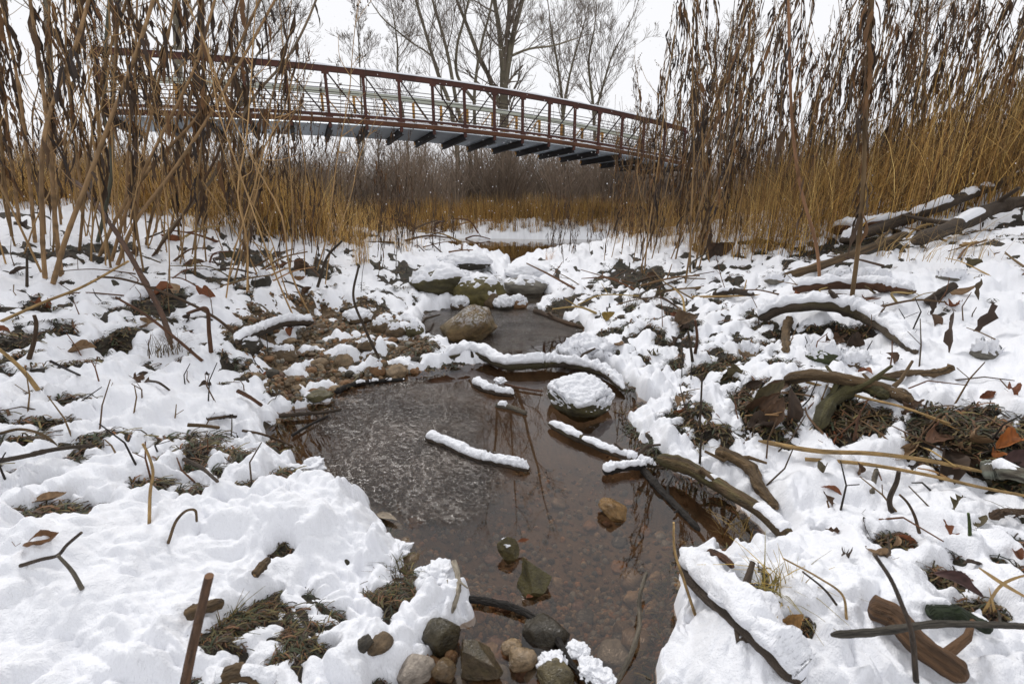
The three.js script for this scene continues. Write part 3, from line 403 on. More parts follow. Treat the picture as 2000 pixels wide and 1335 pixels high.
{ // right bank thicket
  const label = 'tall dead stalk hung with curled dark leaves in the right bank thicket', g = 'leafy dead stalks of the right thicket';
  const pr = []; for (let k = 0; k < 9; k++) pr.push(stalkProto('tall_stalk', label, g, 100 + k, 2.9, RNG(k).s(0.12), { leaves: 8 + (k % 3) * 2, small: 26, sprays: k % 2 ? 0 : 9, leafL: 0.24 + 0.03 * (k % 4) }));
  const R = RNG(71), pl = [];
  for (let k = 0; k < 8000 && pl.length < 150; k++) { const z = -R.r(4.2, 9.2), x = -z * R.r(0.2, 1.25), q = x / -z; if (riverSD(x, z) < 0.4 || creekSD(x, z) < 0.9 + 0.6 * (q > 0.4)) continue; if (q > 0.5 && z > -4.8 - q) continue; if (q > 0.42 && q < 0.7 && R() < 0.25) continue; const tall = 0.52 + 0.5 * sst(0.2, 0.36, q); pl.push([x, z, tall * R.r(0.75, 1.2), R() * 7, R.r(0, 0.22), R() * 7]); }
  scatter(pr, pl, (x, z) => { const q = x / -z; return q < 0.34 ? ['dead stalk with curled dark leaves standing before the far end of the bridge', 'stalks before the far bridge end'] : q < 0.7 ? ['tall dead stalk hung with curled dark leaves in the open front of the right thicket', 'stalks in the front of the right thicket'] : ['tall leafy dead stalk in the densest part of the thicket, near the right edge', 'stalks in the densest part of the right thicket']; });
  const st = []; for (let k = 0; k < 9000 && st.length < 270; k++) { const z = -R.r(6.5, 12.5), x = -z * R.r(0.2, 1.3), q = x / -z; if (riverSD(x, z) < 0.4 || creekSD(x, z) < 1.2) continue; st.push([x, soil(x, z), z, (0.5 + 0.5 * sst(0.22, 0.4, q)) * R.r(0.85, 1.2), R() * 7, R.r(0.6, 1.3)]); }
  const gs = [1, 2, 3, 4].map((s) => { const r = RNG(s + 200), m = new MB(); const pts = [V3(0, 0, 0)]; for (let k = 1; k <= 5; k++) pts.push(V3(r.s(0.05) * k, 2.8 * k / 5, r.s(0.05) * k)); const c = curve(pts, 12); m.tube(c, (t) => mix(0.009, 0.003, t), 4, [0.17, 0.09, 0.035]); for (let k = 0; k < 30; k++) { const p = c[Math.floor(r.r(2, 12))]; leafStrip(m, r, r.r(0.1, 0.34), r.r(0.01, 0.035), r.pick(LEAFC), p); } return m.geo(); });
  instanced('dead_stalks', gs, M.leaf, st, 'mass of leafy dead stalks filling the back of the right thicket');
}
{ // left bank
  const g = 'stout leaning stalks of the left bank';
  const S = [[[84, 544], [82, 455], [84, 280], [105, 196], [150, 80], [178, -20]], [[117, 539], [108, 440], [98, 300], [80, 150], [55, -20]], [[95, 548], [130, 460], [172, 350], [217, 230], [267, 100], [305, -20]], [[20, 460], [8, 350], [-2, 250], [-20, 100]], [[117, 440], [102, 280], [95, 150], [96, -20]], [[150, 487], [165, 380], [182, 250], [207, 120], [254, -20]], [[185, 500], [230, 420], [300, 320], [375, 240], [430, 160], [512, -10]], [[210, 510], [250, 400], [312, 270], [380, 130], [425, -20]], [[222, 513], [260, 440], [340, 330], [400, 240], [470, 120], [548, -20]], [[258, 470], [275, 330], [300, 200], [330, 60], [345, -30]], [[240, 455], [250, 300], [262, 150], [268, -20]], [[65, 470], [60, 380], [40, 200], [15, 60], [-5, -20]], [[280, 480], [302, 400], [347, 300], [372, 190], [387, 60], [394, -30]], [[330, 440], [360, 330], [395, 220], [440, 100], [476, -20]], [[160, 430], [150, 300], [131, 150], [126, -20]], [[36, 440], [20, 300], [0, 140], [-25, 40]], [[300, 455], [318, 340], [352, 210], [362, 100], [358, -20]], [[200, 440], [210, 330], [222, 200], [226, 60], [215, -20]]];
  const LB = ['stout stalk at far left, its foot in open snow, bending right near its top', 'stout stalk beside the far left pair, its foot in open snow, leaning left', 'stout stalk with its foot in open snow that slants right across the others, left bank', 'stout dead stalk at the left edge, leaning left out of the photograph', 'straight vertical stalk with its foot behind the two foremost stalks, left bank', 'stout stalk curving right, its foot just right of the foremost three stalks', 'stalk slanting furthest right among the left clump, crossing the bridge below mid height', 'stout stalk slanting right with its foot by the crooked sapling', 'thin brown stalk slanting right, foremost foot right of the crooked sapling', 'stalk rising slightly right of upright in the middle of the left clump', 'almost vertical stalk in the middle of the left clump', 'stalk at the left edge that bends left from its middle up', 'rightmost upright stalk of the left clump, ending upright past the bridge rail', 'stalk slanting right in the back row, right of the left clump', 'back row stalk of the left clump leaning a little left', 'short footed stalk leaning steeply left at the left edge', 'back row stalk with a bowed middle right of the left clump', 'straight back row stalk rising beside the crooked sapling'];
  S.forEach((pts, k) => {
    const R = RNG(300 + k), b = hitTop(...pts[0], false), T = thing('tall_stalk', LB[k], 'dead plant', g);
    const c = curve(pts.map(([x, y], i) => i ? atZ(x, y, b.z + 0.05 * R.s(1) * i) : b.clone().setY(b.y - 0.06)), 60);
    T.position.copy(b); c.forEach((p) => p.sub(b));
    stalkParts(T, c, R, { r0: 0.0135 * R.r(0.8, 1.2), r1: 0.009, stem: [0.31, 0.19, 0.09], from: 0.42, leafL: 0.33, leaves: 9, small: 14, twigs: 5, nodes: 9 + k % 5, sides: 8 });
  });
  const one = (name, lab, pts, r0, r1, stem, extra = {}) => { const R = RNG(pts[0][0]), b = hitTop(...pts[0], false), T = thing(name, lab, extra.cat || 'dead plant'), c = curve(pts.map(([x, y, dz = 0], i) => i ? atZ(x, y, b.z + dz) : b.clone().setY(b.y - 0.04)), 18); T.position.copy(b); c.forEach((p) => p.sub(b)); stalkParts(T, c, R, { r0, r1, stem, from: 0.5, leafL: 0.3, leaves: 0, small: 0, sides: 8, ...extra }); return T; };
  one('tall_stalk', 'long bare grey tan stalk slanting up past the bridge rail into white sky', [[300, 492], [330, 450], [413, 350], [490, 196], [560, 115], [595, 52], [625, -20]], 0.016, 0.009, [0.27, 0.2, 0.13], { leaves: 3 });
  one('sapling', 'crooked greenish grey sapling among the brown stalks on the left bank', [[187, 470], [207, 400], [218, 330], [214, 270], [200, 215], [207, 150], [206, 90], [215, -20]], 0.017, 0.013, [0.085, 0.085, 0.06], { cat: 'sapling', leaves: 5 });
  one('tall_stalk', 'stalk hung with the heaviest bunch of dark leaves before the left half of the bridge', [[290, 500], [370, 400], [440, 260], [455, 130], [452, 60], [470, -30]], 0.012, 0.009, [0.12, 0.07, 0.04], { leaves: 22, from: 0.3, leafL: 0.4 });
  one('tall_stalk', 'thick double stalk hung with dark leaves, the nearest standing on the right bank', [[1665, 583], [1678, 470], [1688, 330], [1692, 180], [1700, 60], [1706, -30]], 0.013, 0.01, [0.16, 0.1, 0.045], { leaves: 22, small: 60, from: 0.28, leafL: 0.24, nodes: 11 });
  one('tall_stalk', 'reddish tan stalk bending left on the right bank, left of the thick double stalk', [[1605, 560], [1595, 480], [1565, 370], [1550, 270], [1543, 140], [1540, -20]], 0.011, 0.008, [0.27, 0.14, 0.07], { leaves: 9, from: 0.3 });
  one('seed_plant', 'thin dark stem with a small seed head, rising alone above the bridge rail', [[672, 470], [700, 300], [715, 150], [697, 60], [691, -10]], 0.006, 0.003, [0.06, 0.04, 0.025], { sprays: 5, sprayL: 0.1 });
  one('seed_plant', 'thin stem topped by a pale feathery seed head at the bridge top rail', [[600, 450], [640, 330], [665, 220], [657, 128]], 0.005, 0.003, [0.14, 0.08, 0.04], { sprays: 14, sprayL: 0.09 });
  const label2 = 'thin dead stalk with a few curled leaves standing on the left bank before the bridge', pr = [];
  for (let k = 0; k < 6; k++) pr.push(stalkProto('thin_stalk', label2, 'thin stalks of the left bank', 400 + k, 2.0, RNG(k + 9).s(0.1), { r0: 0.0055, r1: 0.002, leaves: 6, small: 12, sprays: 4, stem: [0.1, 0.055, 0.026], leafL: 0.22 }));
  const R = RNG(73), pl = []; for (let k = 0; k < 5000 && pl.length < 64; k++) { const z = -R.r(4.6, 8.6), q = -R.r(0.2, 0.62), x = -z * q; if (creekSD(x, z) < 0.9) continue; pl.push([x, z, R.r(0.55, 1.15) * mix(0.75, 1.1, sst(-0.2, -0.5, q)), R() * 7, R.r(0, 0.22), R.s(0.7)]); }
  scatter(pr, pl);
  const pr2 = []; for (let k = 0; k < 6; k++) pr2.push(stalkProto('tall_stalk', 'tall leafy dead stalk in the tangle behind the leaning clump on the left bank', 'leafy stalks at the back of the left bank', 450 + k, 2.8, 0.1 + RNG(k + 5).s(0.15), { leaves: 11, small: 24, leafL: 0.34 }));
  const pl2 = []; for (let k = 0; k < 5000 && pl2.length < 46; k++) { const z = -R.r(3.9, 7.8), q = -R.r(0.5, 1.25), x = -z * q; pl2.push([x, z, R.r(0.8, 1.15) * mix(0.7, 1, sst(-0.5, -0.75, q)), R() * 7, R.r(0, 0.35), R.s(0.6)]); }
  scatter(pr2, pl2);
  const bare = []; for (let k = 0; k < 6; k++) bare.push(stalkProto('bare_stalk', 'thin bare tan stalk leaning among the left bank stalks, without leaves', 'bare leaning stalks of the left bank', 480 + k, 2.3, R.s(0.12), { r0: 0.007, r1: 0.003, leaves: 0, small: 0, twigs: 5, sprays: k % 2 ? 5 : 0, stem: [0.4, 0.25, 0.11] }));
  const pb = []; for (let k = 0; k < 5000 && pb.length < 72; k++) { const z = -R.r(3.4, 7.5), q = -R.r(0.4, 1.2), x = -z * q; if (creekSD(x, z) < 0.9) continue; pb.push([x, z, R.r(0.6, 1.15), R() * 7, R.r(0.05, 0.6), R() < 0.7 ? R.s(0.7) : 3 + R.s(0.7)]); }
  scatter(bare, pb);
  // low dark stems at the middle of the view
  const pr3 = []; for (let k = 0; k < 5; k++) pr3.push(stalkProto('thin_stalk', 'short dark dead stalk with curled leaves near the river mouth', 'short dark stalks by the river mouth', 470 + k, 1.2, RNG(k + 2).s(0.1), { r0: 0.005, r1: 0.002, leaves: 6, small: 12, stem: [0.07, 0.04, 0.02], leafL: 0.2 }));
  const pl3 = []; for (let k = 0; k < 5000 && pl3.length < 46; k++) { const z = -R.r(6.5, 9.6), q = R.r(-0.33, 0.24), x = -z * q; if (riverSD(x, z) < 0.3 || creekSD(x, z) < 0.25 || (q > -0.12 && q < 0.07)) continue; pl3.push([x, z, R.r(0.5, 1.2), R() * 7, R.r(0, 0.25), R() * 7]); }
  scatter(pr3, pl3);
}
// ---------- stones ----------
function rockGeo(seed, det, o = {}) {
  const R = RNG(seed); let g = new THREE.IcosahedronGeometry(1, det); g.deleteAttribute('normal'); g.deleteAttribute('uv'); g = mergeVertices(g, 1e-4);
  const P = g.attributes.position, cuts = []; for (let k = 0; k < (o.cuts ?? 9); k++) cuts.push([V3(R.s(1), R.s(1), R.s(1)).normalize(), o.ang ? R.r(0.4, 0.72) : R.r(0.7, 0.95)]);
  const v = V3(), s = seed * 3.7;
  for (let i = 0; i < P.count; i++) { v.fromBufferAttribute(P, i); const d = v.clone(); let r = 1 + 0.16 * n3(d.x * 1.4 + s, d.y * 1.4, d.z * 1.4); v.multiplyScalar(r); for (const [n, c] of cuts) { const q = v.dot(n); if (q > c) v.addScaledVector(n, -(q - c) * (o.sharp ?? 0.8)); } v.multiplyScalar(1 + 0.045 * n3(d.x * 4 + s, d.y * 4, d.z * 4) + 0.018 * n3(d.x * 11, d.y * 11 + s, d.z * 11)); P.setXYZ(i, v.x, v.y, v.z); }
  return g;
}
const STONE = { brown: [0.12, 0.08, 0.042], tan: [0.24, 0.17, 0.1], orange: [0.2, 0.105, 0.045], pale: [0.34, 0.29, 0.24], grey: [0.17, 0.155, 0.125], moss: [0.075, 0.062, 0.02], dark: [0.04, 0.033, 0.022], green: [0.05, 0.06, 0.018], red: [0.13, 0.075, 0.05] };
function paint(g, base, seed, o = {}) { const P = g.attributes.position, c = new Float32Array(P.count * 3), uv = new Float32Array(P.count * 2), sz = o.size || 1; for (let i = 0; i < P.count; i++) { const x = P.getX(i), y = P.getY(i), z = P.getZ(i); let v = 1 + 0.55 * n3(x * 2.2 + seed, y * 2.2, z * 2.2) + 0.35 * n3(x * 7, y * 7 + seed, z * 7) + 0.3 * n3(x * 17, y * 17 + seed, z * 17); v = Math.max(0.3, v); const m = o.moss ? clamp(o.moss * (0.5 + 1.4 * n3(x * 2.6 + 9 + seed, y * 2.6, z * 2.6))) : 0, f = o.dust ? o.dust * sst(0.1, 0.5, y) * sst(0.0, 0.3, n3(x * 16 + seed, y * 16, z * 16) + 0.6 * n3(x * 3, y * 3, z * 3 + seed)) : 0; for (let q = 0; q < 3; q++) c[i * 3 + q] = mix(mix(base[q] * v, STONE.moss[q] * v, m), WHITE[q], f); uv[i * 2] = (x + z * 0.6) * sz; uv[i * 2 + 1] = (y + z * 0.5) * sz; } g.setAttribute('color', new THREE.BufferAttribute(c, 3)); g.setAttribute('uv', new THREE.BufferAttribute(uv, 2)); g.computeVertexNormals(); return g; }
function snowCap(g, scale, th, cover, seed, parent) {      // snow lying on the upper faces, thinning to nothing at its rim
  const P = g.attributes.position, N = g.attributes.normal, ix = g.index.array, q = new Float32Array(P.count * 3), t = new Float32Array(P.count), c = new Float32Array(P.count * 3);
  for (let i = 0; i < P.count; i++) { const x = P.getX(i), y = P.getY(i), z = P.getZ(i), X = x * scale.x, Y = y * scale.y, Z = z * scale.z; const nx = N.getX(i) / scale.x, ny = N.getY(i) / scale.y, nz = N.getZ(i) / scale.z, l = Math.hypot(nx, ny, nz), up = ny / l; const w = n3(x * 2.3 + seed, y * 2.3, z * 2.3) * 0.5 + n3(x * 6 + seed, y * 6, z * 6) * 0.28; t[i] = sst(0, 0.42, up - (1 - cover) + w * 1.1); const h = th * t[i] * (1 + 0.5 * n3(x * 4, y * 4 + seed, z * 4) + 0.25 * n3(x * 10, y * 10 + seed, z * 10) + 0.1 * n3(x * 24, y * 24 + seed, z * 24)) - th * 0.12; q[i * 3] = X + nx / l * h * 0.8; q[i * 3 + 1] = Y + ny / l * h + h * 0.3; q[i * 3 + 2] = Z + nz / l * h * 0.8; for (let k = 0; k < 3; k++) c[i * 3 + k] = WHITE[k]; }
  const id = []; for (let k = 0; k < ix.length; k += 3) if (Math.max(t[ix[k]], t[ix[k + 1]], t[ix[k + 2]]) > 0.02) id.push(ix[k], ix[k + 1], ix[k + 2]);
  if (!id.length) return; const G = new THREE.BufferGeometry(); G.setAttribute('position', new THREE.BufferAttribute(q, 3)); G.setAttribute('color', new THREE.BufferAttribute(c, 3)); const uv = new Float32Array(P.count * 2); for (let i = 0; i < P.count; i++) { uv[i * 2] = q[i * 3]; uv[i * 2 + 1] = q[i * 3 + 2] + q[i * 3 + 1]; } G.setAttribute('uv', new THREE.BufferAttribute(uv, 2)); G.setIndex(id); G.computeVertexNormals(); return mesh('snow_cap', G, M.cap, parent);
}
let rs = 500;
function stone(label, cx, by, w, h, col, o = {}) {
  const seed = rs++, p = o.deep ? atH(cx, by, -o.deep) : hitTop(cx, by), W = px2m(w, p) / 2, e = Math.atan2(EYE - p.y, Math.hypot(p.x, p.z)), hm = px2m(h, p), D = W * (o.d ?? 0.8);
  const Hh = Math.max(W * 0.45, (hm - 0.9 * D * Math.sin(e)) / Math.cos(e)), f = V3(p.x, 0, p.z).normalize();
  const sc = V3(W / 0.93, Hh * 0.62 / 0.9, D / 0.93), T = thing(o.name || 'stone', label, 'stone', o.group);
  const det = o.det ?? (w > 90 ? 22 : w > 50 ? 13 : 8), g = paint(rockGeo(seed, det, o), STONE[col] || col, seed, { ...o, size: W * 2.2 });
  if (o.skew) { const P = g.attributes.position; for (let i = 0; i < P.count; i++) { const y = P.getY(i); P.setX(i, P.getX(i) * (1 - 0.18 * y) + o.skew * Math.max(0, y)); } g.computeVertexNormals(); }
  const m = mesh('rock', g, o.wet ? M.wet : M.rock, T); m.scale.copy(sc);
  T.position.copy(p).addScaledVector(f, D * 0.8); T.position.y = p.y + Hh * (o.sink ?? 0.34); m.rotation.y = 0; T.rotation.y = Math.atan2(-p.x, -p.z) + Math.PI + (o.turn || 0);
  if (o.snow) snowCap(g, sc, o.th ?? 0.035, o.snow, seed, T);
  return T;
}
stone('large rounded brown boulder standing in the icy upper pool', 918, 666, 108, 72, [0.15, 0.095, 0.04], { d: 0.8, dust: 0.4, moss: 0.35, name: 'boulder', det: 30, skew: -0.35, sharp: 1, cuts: 12, turn: 0.3 });
stone('dark mossy boulder under a long snow cap at the back left of the pools', 865, 570, 118, 48, [0.06, 0.05, 0.02], { snow: 0.4, moss: 0.8, name: 'boulder', sharp: 0.5 });
stone('round olive boulder with thin snow on top behind the upper pool', 934, 598, 104, 62, [0.13, 0.105, 0.03], { snow: 0.27, moss: 0.7, name: 'boulder', th: 0.03 });
stone('flat grey boulder with a snow seam at the edge of the back pool', 1027, 574, 84, 38, 'grey', { snow: 0.22, th: 0.022, name: 'boulder' });
stone('boulder wholly domed with snow behind the flat grey boulder', 1030, 546, 82, 24, 'dark', { snow: 0.95, th: 0.045, name: 'boulder' });
stone('long snow covered boulder with a dark underside behind the mossy boulders', 905, 527, 100, 24, 'dark', { snow: 0.85, th: 0.045, name: 'boulder' });
stone('small brown stone leaning against the round olive boulder', 960, 600, 38, 28, 'brown', { snow: 0.25 });
stone('orange brown stone with a dab of snow before the back pool', 1012, 603, 40, 20, 'orange', { snow: 0.35 });
stone('dark stone under lumpy snow between the olive boulder and the upper pool', 985, 606, 36, 22, 'dark', { snow: 0.9 });
stone('small stone capped with snow left of the round olive boulder', 897, 604, 34, 20, 'brown', { snow: 0.8 });
stone('large boulder crusted with snow at the top right of the main pool', 1130, 812, 124, 72, [0.06, 0.05, 0.022], { snow: 0.7, th: 0.024, name: 'boulder', det: 40, moss: 0.6, cuts: 14, d: 0.9, sink: 0.28 });
stone('low stone under smooth snow by the right end of the snowy log', 1143, 714, 92, 36, 'dark', { snow: 0.98, th: 0.06 });
stone('wet orange brown stone standing alone in the right of the main pool', 1200, 1016, 62, 42, [0.2, 0.115, 0.042], { wet: true, sharp: 1, det: 22, ang: 1, cuts: 8 });
stone('black and olive wedge shaped rock breaking the surface of the near pool', 1042, 1163, 78, 66, [0.07, 0.058, 0.02], { wet: true, sharp: 1, cuts: 9, det: 26, ang: 1, skew: 0.3 });
stone('small pointed dark rock with a crumb of snow behind the wedge rock', 992, 1096, 42, 40, [0.075, 0.06, 0.022], { wet: true, sharp: 1, ang: 1, cuts: 8, det: 18 });
stone('dark wet stone under the snow lip at the near left of the water', 862, 1278, 74, 56, [0.05, 0.04, 0.02], { wet: true });
stone('pale rounded stone half under snow at the bottom edge', 812, 1340, 76, 46, 'pale', { });
stone('broad flat brown stone at the bottom edge of the water', 936, 1345, 104, 84, [0.085, 0.063, 0.038], { wet: true, cuts: 9, sharp: 1, ang: 1, moss: 0.3 });
stone('rounded tan stone right of the broad flat stone at the bottom edge', 1018, 1312, 58, 38, 'tan', { wet: true });
stone('large dark stone lying under the shallow near water', 1062, 1288, 90, 70, 'dark', { deep: 0.05, wet: true });
stone('small wedge of tan stone between the flat stone and the dark drowned stone', 1000, 1282, 40, 24, 'tan', { wet: true });
stone('squat mossy stone at the bottom edge beneath the snow clump', 1085, 1345, 70, 40, [0.1, 0.08, 0.04], { wet: true });
stone('reddish brown stone between the pale stone and the flat brown stone', 868, 1335, 46, 36, 'brown', { wet: true });
stone('small orange pebble resting against the flat brown stone', 882, 1294, 26, 18, 'orange', { wet: true });
stone('brown stone in the snow hollow at the near left', 742, 1278, 52, 30, 'brown', {});
stone('second stone in the snow hollow at the near left, the darker one', 712, 1274, 38, 26, 'dark', {});
stone('mossy green stone poking from snow below the arched log on the right', 1607, 712, 62, 30, 'green', { snow: 0.3 });
stone('brown stone beside the mossy green stone on the right bank', 1662, 716, 50, 20, 'brown', { snow: 0.5 });
stone('small tan stone in the snow left of the arched log', 1460, 696, 38, 16, 'tan', { snow: 0.3 });
stone('brown stone at the right edge above the smooth snow mound', 1922, 702, 44, 22, 'grey', { snow: 0.3 });
stone('grey flat stone showing through snow beneath the leaning pole, left one', 1640, 548, 48, 14, 'grey', { snow: 0.3 });
stone('grey flat stone showing through snow beneath the leaning pole, right one', 1702, 549, 56, 14, 'tan', { snow: 0.3 });
stone('pale stone at the lower end of the leaning pole', 1520, 556, 46, 16, 'grey', { snow: 0.35 });
stone('pale flat stone right of the thick double stalk', 1856, 548, 44, 10, 'grey', { snow: 0.3 });
stone('dark stone among snow clumps above the gravel bar', 512, 560, 34, 26, 'dark', { snow: 0.3 });
stone('brown stone in snow near the foot of the grass tuft', 586, 548, 24, 12, 'orange', { snow: 0.3 });
// the gravel bar: stones one can tell apart, then finer gravel
[['round tan stone on the waterside of the gravel bar', 672, 716, 34, 28, 'tan'], ['dark tan stone at the edge of the main pool below the gravel bar', 774, 738, 42, 26, 'tan'], ['orange brown stone at the pool edge left of the dark tan stone', 738, 736, 30, 24, 'orange'], ['largest flat brown stone of the gravel bar', 556, 708, 56, 30, 'brown'], ['flat olive stone lying in the shallows below the gravel bar', 622, 784, 54, 22, 'moss'], ['grey brown stone with snow at the back of the gravel bar', 775, 660, 40, 26, 'brown'], ['brown stone near the snowy tongue of the gravel bar', 722, 684, 36, 22, 'brown'], ['tan stone in the middle of the gravel bar', 626, 718, 34, 20, 'tan'], ['dark stone under the left snowy log', 492, 690, 40, 30, 'dark'], ['snow capped stone at the back of the gravel bar', 700, 632, 52, 26, 'brown'], ['brown stone with snow hat at the right of the gravel bar', 745, 652, 40, 28, 'brown'], ['olive stone next to the curved snowy rim of the upper pool', 810, 656, 34, 24, 'moss']].forEach(([l, x, y, w, h, c], i) => stone(l, x, y, w, h, c, { snow: i === 9 ? 0.7 : i > 9 ? 0.4 : i % 3 === 1 ? 0 : 0.22, th: 0.02, wet: i === 4 }));
{
  const R = RNG(83), protos = {}, cols = ['brown', 'tan', 'orange', 'grey', 'brown', 'dark', 'red'];
  const small = (x, z, s, label, group, name, y, wet) => { const col = R.pick(cols), v = Math.floor(R() * 5), key = col + v + wet; let T; const make = () => { const t = thing(name, label, 'stone', group); mesh('rock', paint(rockGeo(900 + v * 7 + cols.indexOf(col), 5, {}), STONE[col], v * 3, { size: 0.05 }), wet ? M.wet : M.rock, t); return t; }; if (!protos[key]) T = protos[key] = make(); else { T = protos[key].clone(); T.name = numbered(name); scene.add(T); T.userData.label = label; T.userData.group = group; } T.position.set(x, y, z); T.scale.set(s, s * R.r(0.5, 0.75), s * R.r(0.7, 1)); T.rotation.set(R.s(0.2), R() * 7, R.s(0.2)); };
  let n = 0; for (let k = 0; k < 6000 && n < 190; k++) { const px = R.r(478, 835), py = R.r(612, 780), p = atH(px, py, 0.05); if (gravelSD(p.x, p.z) > 0.03 || creekSD(p.x, p.z) < -0.12) continue; surfaces(p.x, p.z, SO); if (SO.s > SO.g + 0.02) continue; const s = R.r(0.012, 0.036) * (R() < 0.2 ? 1.4 : 1); small(p.x, p.z, s, 'small brown or tan stone lying loose on the gravel bar left of the pools', 'stones of the gravel bar', 'gravel_stone', SO.g + s * 0.3, false); n++; }
  n = 0; for (let k = 0; k < 4000 && n < 60; k++) { const px = R.r(740, 1340), py = R.r(960, 1330), p = atH(px, py, -0.1); if (creekSD(p.x, p.z) > -0.03) continue; const s = R.r(0.015, 0.06) * (py > 1120 ? 0.85 : 0.6); small(p.x, p.z, s, 'rounded stone on the pool bed seen through the shallow brown water', 'stones on the pool bed', 'bed_stone', soil(p.x, p.z) + s * 0.15, true); n++; }
  n = 0; for (let k = 0; k < 4000 && n < 46; k++) { const px = R.r(800, 1130), py = R.r(1225, 1340), p = atH(px, py, 0.0); const d = creekSD(p.x, p.z); if (d > 0.04 || py < 1225 + Math.abs(px - 930) * 0.3) continue; const s = R.r(0.012, 0.035); small(p.x, p.z, s, 'wet pebble at the shallow near end of the water', 'wet pebbles at the near end', 'wet_pebble', Math.max(soil(p.x, p.z), -0.03) + s * 0.2, true); n++; }
  const pl = []; for (let k = 0; k < 30000 && pl.length < 5200; k++) { const x = R.r(-2.3, -0.1), z = R.r(-4.4, -1.9); if (gravelSD(x, z) > 0.1 || creekSD(x, z) < -0.1) continue; pl.push([x, soil(x, z) + 0.002, z, R.r(0.006, 0.017), R() * 7, R.r(0.5, 1.4)]); }
  for (let k = 0; k < 8000; k++) { const px = R.r(740, 1340), py = R.r(900, 1340), p = atH(px, py, -0.1); if (creekSD(p.x, p.z) > 0 || (py < 1150 && R() > 0.25)) continue; pl.push([p.x, soil(p.x, p.z), p.z, R.r(0.004, 0.013), R() * 7, R.r(0.4, 1.3)]); }
  instanced('gravel', ['tan', 'brown', 'orange', 'grey'].map((c, i) => paint(rockGeo(950 + i, 2), STONE[c], i, { size: 0.03 })), M.rock, pl, 'fine brown gravel between the stones and on the pool bed');
}
// ---------- logs and branches ----------
function leafSheet(seed, L, W, col, o = {}) { const R = RNG(seed), m = new MB(), nu = 14, nv = 8, cu = R.r(0.4, 1.3) * (o.curl ?? 1), tw = R.s(0.8), lob = o.lobes || 0; for (let i = 0; i <= nu; i++) for (let j = 0; j <= nv; j++) { const t = i / nu, s = j / nv * 2 - 1; let w = W / 2 * Math.pow(Math.sin(Math.PI * Math.pow(t, 0.8)), 0.75) * (lob ? 0.65 + 0.35 * Math.cos(t * lob * 6.28) : 1 + 0.05 * n2(t * 20, seed)); if (t < 0.03 || t > 0.97) w = W * 0.03; const x = (t - 0.5) * L, z = s * w, y = cu * (z * z) / W * 1.7 + 0.12 * L * Math.sin(t * 3 + seed) * cu + tw * z * (t - 0.5) + 0.05 * W * n2(t * 6 + seed, s * 3); const torn = Math.abs(s) > 0.7 ? 0.14 * W * n2(t * 16 + seed, s * 2) : 0; const vein = Math.abs(s) < 0.07 || Math.abs(((t * 7 + Math.abs(s) * 1.6) % 1) - 0.5) > 0.45, v = (0.75 + 0.5 * n2(t * 8 + seed, s * 4) + 0.25 * R()) * (vein ? 0.75 : 1); m.v(x + torn * 0.5, y + torn * 0.4, z - Math.sign(s) * Math.abs(torn), [col[0] * v, col[1] * v, col[2] * v], x, z); } for (let i = 0; i < nu; i++) for (let j = 0; j < nv; j++) { const a = i * (nv + 1) + j; m.i.push(a, a + 1, a + nv + 1, a + 1, a + nv + 2, a + nv + 1); } m.tube([V3(-L * 0.5, 0, 0), V3(-L * 0.5 - L * 0.12, -0.003, 0.004), V3(-L * 0.5 - L * 0.25, 0.004, -0.006)], W * 0.018, 4, col.map((x) => x * 0.7)); return m.geo(); }
let lf = 700; const LC = { brown: [0.1, 0.054, 0.028], red: [0.2, 0.065, 0.022], orange: [0.34, 0.11, 0.02], dark: [0.055, 0.033, 0.02], tan: [0.27, 0.17, 0.09], olive: [0.09, 0.07, 0.03], purple: [0.08, 0.04, 0.035] };

